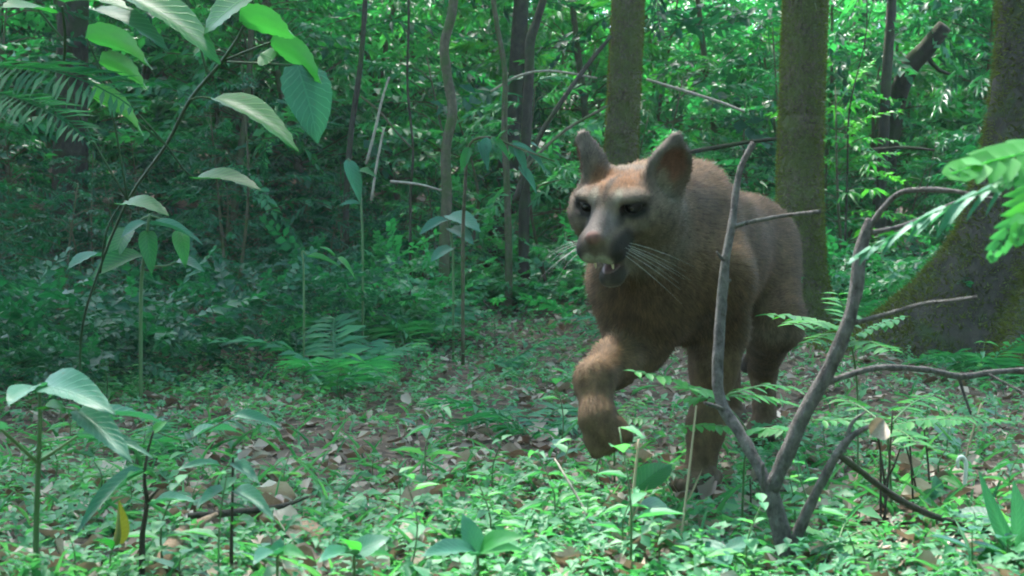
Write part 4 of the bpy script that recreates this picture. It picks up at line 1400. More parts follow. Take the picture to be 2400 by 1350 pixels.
def pinnate_plant(label, stem, fronds):
    pts, rad = px_path(stem)
    base = np.array([pts[0][0], pts[0][1], h1(pts[0][0], pts[0][1])])
    t = thing("pinnate_seedling", base, label, "seedling")
    V, F = tube(np.concatenate([[base - (0, 0, 0.02)], pts]) - base, np.concatenate([[rad[0]], rad]), 6, 4)
    part("stem", mesh_np("stem", V, F, M_stemg, True, {"rnd": np.full(len(V), 0.5)}), t)
    for (a, ya, c, yc, n, ll) in fronds:
        pinnate_leaf(t, base, P(a[0], a[1], ya), P(c[0], c[1], yc), n, ll)
    return t


pinnate_plant("feather leaved seedling with thin level leaves crossing the cougar's standing foreleg", [(1740, 1190, 2.15, 6), (1745, 1080, 2.12, 5), (1752, 1012, 2.1, 4), (1690, 935, 2.1, 3)],
              [((1740, 1008), 2.1, (1600, 1002), 2.05, 9, 0.030), ((1752, 1012), 2.1, (1835, 1008), 2.02, 8, 0.034), ((1690, 940), 2.1, (1490, 872), 2.0, 10, 0.034), ((1695, 935), 2.1, (1600, 935), 2.12, 7, 0.026),
               ((1700, 930), 2.1, (1850, 945), 2.2, 9, 0.030), ((1705, 925), 2.1, (1880, 915), 2.3, 9, 0.028), ((1690, 930), 2.1, (1612, 912), 2.0, 6, 0.036)])
pinnate_plant("vivid green feather leaved seedling against the cougar's hind leg", [(2010, 930, 2.75, 5), (2000, 830, 2.72, 5), (1985, 775, 2.7, 4)],
              [((1985, 775), 2.7, (1800, 738), 2.6, 10, 0.044), ((1985, 780), 2.7, (1860, 760), 2.5, 9, 0.044), ((1990, 770), 2.7, (1965, 690), 2.65, 7, 0.046), ((2000, 790), 2.7, (2110, 745), 2.65, 9, 0.046), ((2000, 800), 2.7, (2085, 820), 2.55, 8, 0.04), ((1990, 790), 2.7, (1900, 800), 2.5, 8, 0.036)])
pinnate_plant("feather leaved seedling below the arched twig of the bare shrub", [(2090, 1200, 2.3, 7), (2086, 1100, 2.3, 6), (2080, 1000, 2.3, 5)],
              [((2080, 1005), 2.3, (1930, 985), 2.25, 10, 0.034), ((2082, 1000), 2.3, (2260, 985), 2.2, 12, 0.034), ((2080, 1000), 2.3, (2190, 925), 2.5, 10, 0.036), ((2080, 1010), 2.3, (2150, 1040), 2.1, 8, 0.036), ((2080, 1000), 2.3, (1960, 930), 2.45, 9, 0.034), ((2082, 1000), 2.3, (2390, 990), 2.4, 14, 0.030)])
pinnate_plant("feather leaved seedling low down by the foot of the bare shrub", [(1960, 1330, 1.95, 6), (1962, 1280, 1.95, 5)],
              [((1962, 1275), 1.95, (1875, 1235), 1.9, 8, 0.030), ((1962, 1275), 1.95, (2050, 1235), 1.95, 8, 0.030), ((1962, 1280), 1.95, (1985, 1215), 2.0, 7, 0.028), ((1962, 1282), 1.95, (2040, 1290), 1.85, 7, 0.028)])
pinnate_plant("feather leaved seedling standing by the raised paw", [(1440, 1050, 2.75, 5), (1445, 985, 2.75, 4)],
              [((1445, 985), 2.75, (1500, 935), 2.8, 7, 0.030), ((1445, 985), 2.75, (1530, 985), 2.7, 7, 0.030), ((1445, 988), 2.75, (1420, 930), 2.75, 6, 0.03)])

# the pale fern hanging in close on the right
base = np.array([P(2560, 700, 1.35)[0], 1.35, 0.0])
base[2] = h1(base[0], base[1])
t = thing("pale_fern", base, "bright lobed fern fronds hanging into view from beside the bare shrub", "fern")
V, F = tube([np.zeros(3), P(2530, 900, 1.35) - base, P(2500, 600, 1.35) - base, P(2440, 400, 1.33) - base], [0.006, 0.005, 0.004, 0.003], 6, 4)
part("stem", mesh_np("stem", V, F, M_stemg, True, {"rnd": np.full(len(V), 0.5)}), t)


def lobed_frond(n, lobew, seed, mat, r):
    R = np.random.default_rng(seed)
    b = Bunch()
    V, F = twig_strip([(0, s, 0.10 * s - 0.12 * s * s) for s in np.linspace(0, 1, 8)], 0.008)
    b.add(V, F, 0.3)
    for i in range(n):
        s = 0.05 + 0.93 * i / (n - 1)
        L_ = 0.30 * (1 - s) ** 0.5 * (0.75 + 0.25 * sin(s * 3)) + 0.03
        for sd in (1, -1):
            b.scatter(LOBE, [(0, s, 0.10 * s - 0.12 * s * s)], [-sd * (0.72 - 0.3 * s)], [-0.08 + 0.1 * R.normal()], [0.15 * R.normal()], [lobew], [L_], [r + 0.1 * R.random()])
    return b.mesh("frond", mat)


LOBE = leaf_shape(0.16, 0.75, 5, 0.1, 0.15)
LF = [lobed_frond(8, 0.115, 1, M_bright, 0.8), lobed_frond(12, 0.075, 2, M_blue, 0.9), lobed_frond(8, 0.10, 3, M_fern, 0.7)]
for (bp_, tp_, yb, yt, wx, k, up) in (((2470, 350), (2232, 402), 1.33, 1.25, 1.25, 0, (0.0, -0.75, 0.65)), ((2440, 395), (1998, 600), 1.33, 1.40, 0.62, 1, (0.25, -0.42, 0.87)), ((2440, 420), (2330, 600), 1.33, 1.25, 0.9, 2, (0.6, -0.75, 0.3)),
                                      ((2450, 400), (2385, 560), 1.30, 1.2, 1.0, 0, (0.3, -0.9, 0.3)), ((2460, 380), (2330, 440), 1.33, 1.28, 1.0, 2, (0, -0.7, 0.7))):
    a, c = P(*bp_, yb), P(*tp_, yt)
    L_ = float(np.linalg.norm(c - a))
    o = bpy.data.objects.new("frond", LF[k])
    COL.objects.link(o)
    o.parent = t
    o.matrix_local = orient(a - base, c - a, up) @ Matrix.Diagonal((L_ * wx, L_, L_, 1))

# ---------------------------------------------------------------- the bare shrub
b0 = P(1845, 1338, 1.9)
b0[2] = h1(b0[0], b0[1])
t = thing("bare_shrub", b0, "bare grey forked shrub with crooked twigs standing before the cougar", "shrub")


def bare(parent, name, lst, mat=None, rough=0.17):
    pts, rad = px_path(lst)
    V, F = tube(pts - b0, rad, 9, 5, rough, rnd.randrange(99))
    # knots
    return part(name, mesh_np(name, V, F, mat or B_grey), parent)


trk = bare(t, "trunk", [(1850, 1380, 1.9, 50), (1842, 1300, 1.9, 46), (1826, 1230, 1.9, 44), (1808, 1168, 1.9, 44), (1806, 1140, 1.9, 36)])
br = bare(t, "branch", [(1806, 1160, 1.9, 34), (1776, 1092, 1.91, 28), (1738, 1022, 1.93, 27), (1697, 960, 1.95, 28), (1682, 900, 1.96, 27), (1684, 800, 1.97, 26), (1692, 700, 1.98, 27), (1700, 610, 1.98, 22),
                        (1716, 520, 1.99, 19), (1726, 440, 2.0, 16), (1738, 388, 2.0, 15), (1766, 334, 2.0, 14)])
bare(br, "twig", [(1714, 532, 1.99, 12), (1780, 516, 1.97, 10), (1850, 504, 1.94, 9), (1922, 496, 1.90, 11)])
bare(br, "twig", [(1700, 612, 1.98, 9), (1690, 604, 1.97, 8), (1680, 590, 1.96, 5)])
bare(br, "twig", [(1702, 664, 1.98, 8), (1712, 656, 1.97, 6)])
bare(br, "twig", [(1697, 960, 1.95, 14), (1676, 952, 1.93, 10), (1652, 944, 1.90, 7)])
br = bare(t, "branch", [(1806, 1150, 1.9, 38), (1848, 1054, 1.89, 36), (1890, 962, 1.88, 36), (1945, 862, 1.87, 36), (1985, 762, 1.86, 33), (2006, 682, 1.86, 30), (2014, 604, 1.86, 30), (2030, 540, 1.86, 27), (2038, 512, 1.86, 16)])
bare(br, "twig", [(2034, 540, 1.86, 18), (2062, 498, 1.85, 14), (2102, 456, 1.84, 13), (2150, 445, 1.82, 14), (2236, 448, 1.80, 11), (2300, 462, 1.78, 9), (2345, 466, 1.76, 8)])
bare(br, "twig", [(2042, 545, 1.86, 13), (2080, 538, 1.88, 11), (2140, 520, 1.92, 10), (2230, 478, 1.98, 8), (2330, 440, 2.02, 7)])
bare(br, "twig", [(1940, 896, 1.87, 17), (2010, 872, 1.9, 15), (2060, 862, 1.92, 15), (2110, 862, 1.94, 14), (2180, 868, 1.98, 14), (2250, 882, 2.02, 16), (2330, 872, 2.06, 14), (2420, 866, 2.1, 13)])
bare(br, "twig", [(2248, 884, 2.02, 9), (2258, 920, 2.02, 7), (2276, 972, 2.02, 5)])
bare(br, "twig", [(2310, 874, 2.05, 7), (2360, 900, 2.03, 6), (2410, 925, 2.0, 5)])
bare(br, "twig", [(2000, 758, 1.86, 12), (2080, 736, 1.83, 11), (2160, 713, 1.80, 10), (2230, 705, 1.78, 9), (2290, 697, 1.76, 10)])
st2 = bare(t, "branch", [(1852, 1300, 1.9, 30), (1878, 1232, 1.88, 28), (1902, 1178, 1.87, 24), (1946, 1092, 1.85, 22), (1985, 1034, 1.84, 18), (2012, 1012, 1.84, 14), (2052, 992, 1.84, 9)])
bare(st2, "twig", [(1975, 1060, 1.84, 14), (1985, 1030, 1.84, 13), (1998, 990, 1.84, 9), (2030, 965, 1.85, 5)])
bare(st2, "twig", [(1966, 1066, 1.84, 15), (1998, 1090, 1.86, 16), (2050, 1130, 1.92, 16), (2110, 1172, 1.98, 17), (2180, 1206, 2.04, 16), (2260, 1232, 2.08, 13), (2350, 1252, 2.1, 12)], B_dark)
bare(st2, "twig", [(1792, 1155, 1.9, 12), (1787, 1130, 1.89, 11), (1788, 1085, 1.88, 9)])

# ---------------------------------------------------------------- dead wood and loose leaves on the floor
def lying(name, label, cat, lst, mat, ns=9, rough=0.15):
    pts, rad = px_path(lst)
    b_ = pts[0].copy()
    V, F = tube(pts - b_, rad, ns, 5, rough, rnd.randrange(99))
    return tag(part(name, mesh_np(name, V, F, mat), None, b_), label, cat)


lying("fallen_stick", "long thin stick lying on dead leaves beneath the bare shrub", "stick", [(1925, 1322, 1.93, 13), (1970, 1300, 1.98, 13), (2060, 1276, 2.05, 13), (2200, 1254, 2.12, 12), (2355, 1246, 2.14, 9)], B_dark)
lying("dead_branch_piece", "broken brown branch end lying beside the dark stemmed seedling", "branch", [(378, 1330, 1.87, 46), (402, 1284, 1.92, 44), (430, 1250, 1.98, 36), (470, 1226, 2.03, 22), (508, 1204, 2.08, 9)], B_log)
lying("log_piece", "short curved piece of rotten tan log on the leaf litter", "log", [(632, 1236, 2.10, 22), (680, 1230, 2.08, 42), (728, 1248, 2.05, 54), (765, 1276, 2.0, 50), (778, 1292, 1.98, 30)], B_log)
lying("fallen_stick", "dark rotting stick lying behind the broken brown branch end", "stick", [(440, 1210, 2.1, 16), (560, 1200, 2.12, 18), (660, 1186, 2.16, 12), (720, 1165, 2.25, 7)], B_dark)
lying("fallen_stick", "pale twig sticking up at a slant among low plants before the lifted paw", "stick", [(1408, 1276, 2.0, 8), (1372, 1200, 2.03, 7), (1330, 1125, 2.06, 6), (1300, 1075, 2.1, 4)], B_pale, 6)
for (lb, lst) in (("dry straw coloured grass stalk standing upright below the lifted paw", [(1470, 1310, 1.95, 7), (1478, 1220, 1.95, 8), (1488, 1120, 1.95, 7), (1497, 1030, 1.95, 5)]),
                  ("dry straw coloured grass stalk crossing the standing forepaw", [(1592, 1300, 2.0, 6), (1606, 1180, 2.0, 6), (1620, 1060, 2.0, 5), (1632, 950, 2.0, 4)]),
                  ("dry stalk leaning behind the curled white tendril", [(2262, 1090, 2.9, 7), (2275, 1030, 2.9, 6), (2300, 945, 2.9, 4)])):
    pts, rad = px_path(lst)
    b_ = np.array([pts[0][0], pts[0][1], h1(pts[0][0], pts[0][1])])
    tt = thing("grass_stalk", b_, lb, "stalk")
    V, F = tube(np.concatenate([[b_], pts]) - b_, np.concatenate([[rad[0]], rad]), 6, 4)
    part("stalk", mesh_np("stalk", V, F, M_straw, True, {"rnd": np.full(len(V), 0.6)}), tt)
    d = unit(pts[2] - pts[1])
    put_leaf(tt, leaf_me(BLADE, M_straw, r=0.3), pts[1] - b_, pts[1] - b_ + d * 0.05 + np.array([0.02, -0.01, 0.0]), 0.004, (0, -1, 0.2), "blade")
pts, rad = px_path([(2258, 1190, 2.5, 8), (2260, 1150, 2.5, 9), (2264, 1100, 2.5, 10), (2262, 1078, 2.5, 10), (2252, 1071, 2.5, 10), (2245, 1080, 2.5, 9), (2246, 1098, 2.5, 6)])
b_ = pts[0].copy()
V, F = tube(pts - b_, rad, 7, 5)
tag(part("curled_tendril", mesh_np("curled_tendril", V, F, plain("pale_shoot", (0.62, 0.66, 0.58), 0.5)), None, b_), "white curled fern shoot bent like a hook", "shoot")
# curled dead leaf caught on the shrub
cl = put_leaf(None, leaf_me(leaf_shape(0.5, 0.7, 8, 1.3, 0.5, 0, 0.15, 5), M_litter, "dead_leaf", 0.35), P(2040, 1018, 1.83), P(2078, 985, 1.83), 0.035, (0.5, -0.6, 0.5), "dead_leaf")
tag(cl, "curled brown dead leaf caught on a twig of the bare shrub", "dead leaf")
# thin dark stalks standing behind it
for k, (x0, x1, y0, y1) in enumerate(((2068, 2092, 1250, 960), (2074, 2050, 1150, 990), (2064, 2058, 1140, 1010), (2072, 2110, 1140, 1050), (2142, 2128, 1280, 980), (1755, 1758, 1250, 1120), (2150, 2122, 1170, 1040), (2180, 2165, 1180, 1000))):
    Y = 2.2 + 0.03 * k
    pts, rad = px_path([(x0, y0, Y, 6), ((x0 + x1) / 2 + 3, (y0 + y1) / 2, Y, 5), (x1, y1, Y, 4)])
    b_ = np.array([pts[0][0], pts[0][1], h1(pts[0][0], pts[0][1]) - 0.01])
    V, F = tube(np.concatenate([[b_], pts]) - b_, np.concatenate([[rad[0]], rad]), 5, 4)
    tag(part("dark_stalk", mesh_np("dark_stalk", V, F, B_dark), None, b_), "thin black dead stalk standing among the feather leaved seedlings", "stalk", "thin dead stalks by the bare shrub")

R = np.random.default_rng(91)
DL = [leaf_me(leaf_shape(0.6, 0.9, 6, 0.7, -0.3, 0, 0.15, 5), M_litter, "dead_leaf", q) for q in (0.2, 0.45, 0.7, 0.95)]
for k in range(70):
    y = 1.8 + 2.6 * rnd.random() ** 1.4
    x = rnd.uniform(-1, 1) * (1200 / FPX) * y
    if rnd.random() < 0.6:
        x = -0.2 + 0.1 * y + rnd.gauss(0, 0.3)
    a = rnd.uniform(0, 6.28)
    s = rnd.uniform(0.05, 0.095)
    p = np.array([x, y, h1(x, y) + 0.014])
    o = put_leaf(None, rnd.choice(DL), p, p + np.array([cos(a) * s, sin(a) * s, rnd.uniform(-0.1, 0.25) * s]), s * rnd.uniform(0.35, 0.6), (rnd.gauss(0, .3), rnd.gauss(0, .3) - 0.2, 1), "dead_leaf")
    tag(o, "large curled brown dead leaf lying " + where(x, y, FLOORMARKS), "dead leaf", "large dead leaves on the floor")
for k in range(26):
    y = 1.9 + 3.0 * rnd.random() ** 1.3
    x = rnd.uniform(-1, 1) * (1200 / FPX) * y
    a = rnd.uniform(0, 6.28)
    L_ = rnd.uniform(0.08, 0.28)
    pts = np.array([[x + cos(a) * L_ * f, y + sin(a) * L_ * f, 0] for f in (-0.5, 0.0, 0.5)])
    pts[:, 2] = H(pts[:, 0], pts[:, 1]) + 0.016
    pts[1, :2] += (rnd.gauss(0, .01), rnd.gauss(0, .01))
    V, F = tube(pts - pts[0], [0.0035, 0.003, 0.0018], 6, 4, 0.1, k)
    tag(part("fallen_twig", mesh_np("fallen_twig", V, F, rnd.choice([B_grey, B_pale, B_dark])), None, pts[0]), "short dead twig lying flat " + where(x, y, FLOORMARKS), "twig", "short twigs on the floor")
# ================================================================ the cougar
def unit(v):
    v = np.asarray(v, float)
    return v / np.linalg.norm(v)


class Field:
    """signed distance on a grid, primitives blended in one after the other"""

    def __init__(self, lo, hi, h):
        self.ax = [np.arange(lo[i], hi[i] + h, h) for i in range(3)]
        self.h = h
        self.D = np.full([len(a) for a in self.ax], 1.0, np.float32)

    def _box(self, lo, hi):
        s = []
        for i in range(3):
            a = max(0, int(np.searchsorted(self.ax[i], lo[i])) - 1)
            b = min(len(self.ax[i]), int(np.searchsorted(self.ax[i], hi[i])) + 1)
            if a >= b:
                return None
            s.append(slice(a, b))
        return tuple(s)

    def _pts(self, s):
        return np.meshgrid(*[self.ax[i][s[i]] for i in range(3)], indexing='ij')

    def _blend(self, s, d, k, cut=False):
        A = self.D[s]
        if cut:
            d = -d
            hh = np.maximum(k - np.abs(A - d), 0) / k
            self.D[s] = np.maximum(A, d) + hh * hh * k * 0.25
        else:
            hh = np.maximum(k - np.abs(A - d), 0) / k
            self.D[s] = np.minimum(A, d) - hh * hh * k * 0.25

    def cap(self, a, b, ra, rb, k=0.04, cut=False):
        a, b = np.asarray(a, float), np.asarray(b, float)
        m = max(ra, rb) + k + 0.05
        s = self._box(np.minimum(a, b) - m, np.maximum(a, b) + m)
        if s is None:
            return
        X, Y, Z = self._pts(s)
        ba = b - a
        L2 = ba @ ba
        t = np.clip(((X - a[0]) * ba[0] + (Y - a[1]) * ba[1] + (Z - a[2]) * ba[2]) / L2, 0, 1)
        d = np.sqrt((X - a[0] - t * ba[0]) ** 2 + (Y - a[1] - t * ba[1]) ** 2 + (Z - a[2] - t * ba[2]) ** 2) - (ra + (rb - ra) * t)
        self._blend(s, d.astype(np.float32), k, cut)

    def ell(self, c, r, R=None, k=0.04, cut=False):
        c, r = np.asarray(c, float), np.asarray(r, float)
        R = np.eye(3) if R is None else R            # rows are the ellipsoid's own axes
        m = r.max() + k + 0.05
        s = self._box(c - m, c + m)
        if s is None:
            return
        X, Y, Z = self._pts(s)
        q = [(R[i, 0] * (X - c[0]) + R[i, 1] * (Y - c[1]) + R[i, 2] * (Z - c[2])) for i in range(3)]
        k0 = np.sqrt(sum((q[i] / r[i]) ** 2 for i in range(3)))
        k1 = np.sqrt(sum((q[i] / r[i] ** 2) ** 2 for i in range(3))) + 1e-9
        self._blend(s, (k0 * (k0 - 1) / k1).astype(np.float32), k, cut)

    def chain(self, pts, rad, k=0.03):
        for i in range(len(pts) - 1):
            self.cap(pts[i], pts[i + 1], rad[i], rad[i + 1], k)

    def mesh(self):
        D = self.D
        S = D < 0
        n = D.shape
        cs = np.zeros([v - 1 for v in n], np.int8)
        for dx in (0, 1):
            for dy in (0, 1):
                for dz in (0, 1):
                    cs += S[dx:n[0] - 1 + dx, dy:n[1] - 1 + dy, dz:n[2] - 1 + dz]
        act = (cs > 0) & (cs < 8)
        ii = np.argwhere(act)
        idx = np.full(act.shape, -1, np.int32)
        idx[act] = np.arange(len(ii))
        acc = np.zeros((len(ii), 3))
        cnt = np.zeros(len(ii))
        corners = [(a, b, c) for a in (0, 1) for b in (0, 1) for c in (0, 1)]
        val = {c: D[ii[:, 0] + c[0], ii[:, 1] + c[1], ii[:, 2] + c[2]] for c in corners}
        for c in corners:
            for ax in range(3):
                if c[ax]:
                    continue
                e = list(c)
                e[ax] = 1
                v0, v1 = val[c], val[tuple(e)]
                x = (v0 < 0) != (v1 < 0)
                t = np.where(x, v0 / np.where(v0 == v1, 1, v0 - v1), 0)
                p = np.tile(np.array(c, float), (len(ii), 1))
                p[:, ax] += t
                acc += p * x[:, None]
                cnt += x
        V = (ii + acc / cnt[:, None]) * self.h + np.array([a[0] for a in self.ax])
        quads = []
        for ax in range(3):
            u, v = (ax + 1) % 3, (ax + 2) % 3
            a = [slice(0, n[i] - 1) for i in range(3)]
            a[u] = slice(1, n[u] - 1)
            a[v] = slice(1, n[v] - 1)
            b = list(a)
            a[ax] = slice(0, n[ax] - 1)
            b[ax] = slice(1, n[ax])
            s0, s1 = S[tuple(a)], S[tuple(b)]
            e = np.argwhere(s0 != s1)
            flip = s0[tuple(e.T)]
            base = e.copy()
            base[:, u] += 1
            base[:, v] += 1
            q = []
            for (du, dv) in ((-1, -1), (0, -1), (0, 0), (-1, 0)):
                w = base.copy()
                w[:, u] += du
                w[:, v] += dv
                q.append(idx[tuple(w.T)])
            q = np.stack(q, 1)
            q[~flip] = q[~flip][:, ::-1]
            quads.append(q)
        return V, np.concatenate(quads)


# head frame: x towards the animal's own left, y to the nose, z up
HY, HP, HRo = radians(28), radians(29), radians(-4)
hf = np.array([-sin(HY) * cos(HP), -cos(HY) * cos(HP), -sin(HP)])
hu0 = np.array([-sin(HY) * sin(HP), -cos(HY) * sin(HP), cos(HP)])
hx0 = np.cross(hf, hu0)
hx0 = -hx0 if hx0[0] < 0 else hx0
hx = hx0 * cos(HRo) + hu0 * sin(HRo)
hu = hu0 * cos(HRo) - hx0 * sin(HRo)
HR = np.stack([hx, hf, hu])
HS = 1.08
EYE_MID = np.array([0, 0.066, 0.016])
HO = P(1427, 487, 2.17) - HS * (EYE_MID @ HR)


def hd(x, y, z):
    return HO + HS * (np.array([x, y, z]) @ HR)


bf = unit([-0.40, -0.915, 0.0])                 # where the body heads
bl = np.array([-bf[1], bf[0], 0.0])             # its own left side
BR = np.stack([bl, bf, np.array([0, 0, 1.0])])

fd = Field((0.02, 1.85, -0.02), (0.98, 4.10, 0.86), 0.0055)
# trunk
fd.ell((0.345, 2.62, 0.488), (0.122, 0.22, 0.178), BR, 0.05)
fd.ell((0.475, 2.93, 0.505), (0.118, 0.27, 0.150), BR, 0.08)
fd.ell((0.605, 3.24, 0.508), (0.112, 0.20, 0.142), BR, 0.08)
fd.cap((0.36, 2.66, 0.615), (0.47, 2.92, 0.575), 0.068, 0.065, 0.06)
fd.cap((0.47, 2.92, 0.575), (0.615, 3.26, 0.578), 0.065, 0.072, 0.06)
# brisket, neck, throat
fd.ell((0.282, 2.45, 0.455), (0.098, 0.11, 0.135), BR, 0.06)
fd.cap((0.325, 2.56, 0.575), hd(0.0, -0.045, -0.045), 0.120, 0.080, 0.05)
fd.cap((0.275, 2.45, 0.47), hd(0.0, 0.0, -0.06), 0.10, 0.062, 0.05)
# shoulder blades
for s in (1, -1):
    top = np.array([0.355, 2.655, 0.635]) + bl * 0.055 * s
    pnt = np.array([0.30, 2.50, 0.455]) + bl * (0.115 if s > 0 else -0.080)
    fd.cap(top, pnt, 0.048, 0.072 if s > 0 else 0.060, 0.05)
# near fore leg carrying the weight
fd.chain([(0.425, 2.52, 0.44), (0.440, 2.645, 0.335), (0.428, 2.62, 0.26), (0.408, 2.60, 0.135), (0.392, 2.575, 0.05)],
         [0.066, 0.054, 0.044, 0.0335, 0.033], 0.04)
for t in (-0.034, -0.012, 0.012, 0.034):
    c = np.array([0.392, 2.575, 0.0]) + bl * t
    fd.cap(c + bf * 0.02 + (0, 0, 0.04), c + bf * (0.078 - abs(t) * 0.5) + (0, 0, 0.022), 0.0185, 0.016, 0.008)
# lifted fore leg: elbow folded, wrist leading, paw hanging
sh, el_, wr, kn, tp = P(1492, 690, 2.46), P(1492, 812, 2.47), P(1392, 893, 2.25), P(1402, 985, 2.20), P(1436, 1045, 2.18)
fd.chain([sh, el_], [0.075, 0.056], 0.06)
fd.chain([el_, el_ * 0.45 + wr * 0.55, wr], [0.050, 0.040, 0.0330], 0.03)
fd.chain([wr, kn, kn * 0.4 + tp * 0.6], [0.0325, 0.0300, 0.027], 0.025)
pl = unit(np.cross(tp - kn, [0, -1, 0.2]))
for t in (-0.026, -0.009, 0.009, 0.026):
    fd.cap(kn * 0.55 + tp * 0.45 + pl * t, tp + pl * t * 1.15 - (tp - kn) * abs(t) * 3, 0.0165, 0.0135, 0.006)
# hind leg on the open side
fd.chain([(0.645, 3.26, 0.52), (0.655, 3.10, 0.335)], [0.104, 0.068], 0.06)
fd.chain([(0.655, 3.10, 0.335), (0.690, 3.40, 0.20)], [0.068, 0.036], 0.04)
fd.chain([(0.690, 3.40, 0.20), (0.682, 3.33, 0.05)], [0.034, 0.032], 0.03)
for t in (-0.03, -0.01, 0.01, 0.03):
    c = np.array([0.682, 3.33, 0.0]) + bl * t
    fd.cap(c + (0, 0, 0.045), c + bf * (0.095 - abs(t) * 0.5) + (0, 0, 0.025), 0.02, 0.017, 0.02)
# far hind leg, trailing
fd.chain([(0.545, 3.30, 0.50), (0.545, 3.27, 0.34)], [0.105, 0.070], 0.06)
fd.chain([(0.545, 3.27, 0.34), (0.632, 3.62, 0.24)], [0.066, 0.036], 0.04)
fd.chain([(0.632, 3.62, 0.24), (0.638, 3.60, 0.055)], [0.034, 0.032], 0.03)
for t in (-0.03, -0.01, 0.01, 0.03):
    c = np.array([0.638, 3.60, 0.0]) + bl * t
    fd.cap(c + (0, 0, 0.05), c + bf * (0.09 - abs(t) * 0.5) + (0, 0, 0.03), 0.02, 0.017, 0.02)
# tail, low behind the thighs
fd.chain([(0.665, 3.40, 0.585), (0.71, 3.53, 0.50), (0.735, 3.64, 0.36), (0.745, 3.76, 0.23), (0.74, 3.90, 0.17)],
         [0.038, 0.028, 0.025, 0.024, 0.022], 0.03)
# head
H3 = HR


def hell(c, r, k=0.02, cut=False, R=None):
    fd.ell(hd(*c), np.array(r) * HS, H3 if R is None else R @ H3, k * HS, cut)


def hcap(a, b, ra, rb, k=0.02, cut=False):
    fd.cap(hd(*a), hd(*b), ra * HS, rb * HS, k * HS, cut)


def ear_frame(s):
    ang, tilt = (radians(-44) if s > 0 else radians(60)), (radians(17) if s > 0 else radians(-9))
    Re = np.array([[cos(ang), sin(ang), 0], [-sin(ang), cos(ang), 0], [0, 0, 1.0]])   # rows: across, opening, up
    Rt = np.array([[cos(tilt), 0, -sin(tilt)], [0, 1, 0], [sin(tilt), 0, cos(tilt)]])
    return Re @ Rt, np.array([(0.077 if s > 0 else 0.066) * s, -0.024, 0.046])


hell((0, -0.014, -0.022), (0.073, 0.074, 0.056), 0.03)              # skull
hell((0, 0.034, 0.004), (0.050, 0.048, 0.040), 0.03)               # brow
hcap((0, 0.044, 0.019), (0, 0.116, -0.006), 0.028, 0.0200, 0.025)   # bridge of the nose
for s in (1, -1):
    hell((0.054 * s, 0.012, -0.014), (0.036, 0.060, 0.042), 0.03)   # cheek bone
    hell((0.048 * s, -0.020, -0.048), (0.036, 0.055, 0.036), 0.03)  # jowl
    hell((0.030 * s, 0.058, 0.030), (0.020, 0.020, 0.010), 0.02)   # brow ridge
    hell((0.0190 * s, 0.110, -0.032), (0.0235, 0.034, 0.0245), 0.014)  # whisker pad
hell((0, 0.090, -0.028), (0.036, 0.05, 0.03), 0.02)
hell((0, 0.138, -0.003), (0.0165, 0.011, 0.0120), 0.010)            # nose leather
# lower jaw, a little open
hcap((0, 0.010, -0.078), (0, 0.085, -0.097), 0.036, 0.0195, 0.02)
hell((0, 0.097, -0.097), (0.020, 0.020, 0.014), 0.012)
hcap((-0.014, 0.128, -0.0635), (0.014, 0.128, -0.0635), 0.0085, 0.0085, 0.006, True)
hcap((0, 0.135, -0.0670), (0, 0.055, -0.0600), 0.0165, 0.010, 0.006, True)
for s in (1, -1):
    hcap((0.022 * s, 0.112, -0.063), (0.038 * s, 0.062, -0.050), 0.0075, 0.004, 0.006, True)
    hell((0.0395 * s, 0.067, 0.0165), (0.0215, 0.020, 0.0140), 0.008, True)     # eye socket
    hell((0.041 * s, 0.055, 0.0310), (0.021, 0.016, 0.008), 0.012)               # upper lid
    hell((0.041 * s, 0.058, 0.0015), (0.021, 0.016, 0.008), 0.010)              # lower lid
    # ear: a cupped leaf, opening out and forward
    Re, ec = ear_frame(s)
    hell((0.050 * s, -0.020, 0.012), (0.036, 0.044, 0.030), 0.02)
    hell(ec, (0.040, 0.023, 0.048), 0.026, R=Re)
    fd.cap(hd(*(ec + np.array([0, -0.004, 0.014]) @ Re)), hd(*(ec + np.array([0.004 * s, -0.006, 0.052]) @ Re)), 0.028 * HS, 0.012 * HS, 0.014)
    hell(ec + np.array([0.0, 0.022, 0.004]) @ Re, (0.031, 0.026, 0.046), 0.008, True, R=Re)
pV, pF = fd.mesh()

# colouring by place on the animal
L = ((pV - HO) @ HR.T) / HS                      # head coordinates
B = (pV - np.array([0.36, 2.66, 0.0])) @ BR.T    # body coordinates


def sst(a, b, x):
    t = np.clip((x - a) / (b - a), 0, 1)
    return t * t * (3 - 2 * t)


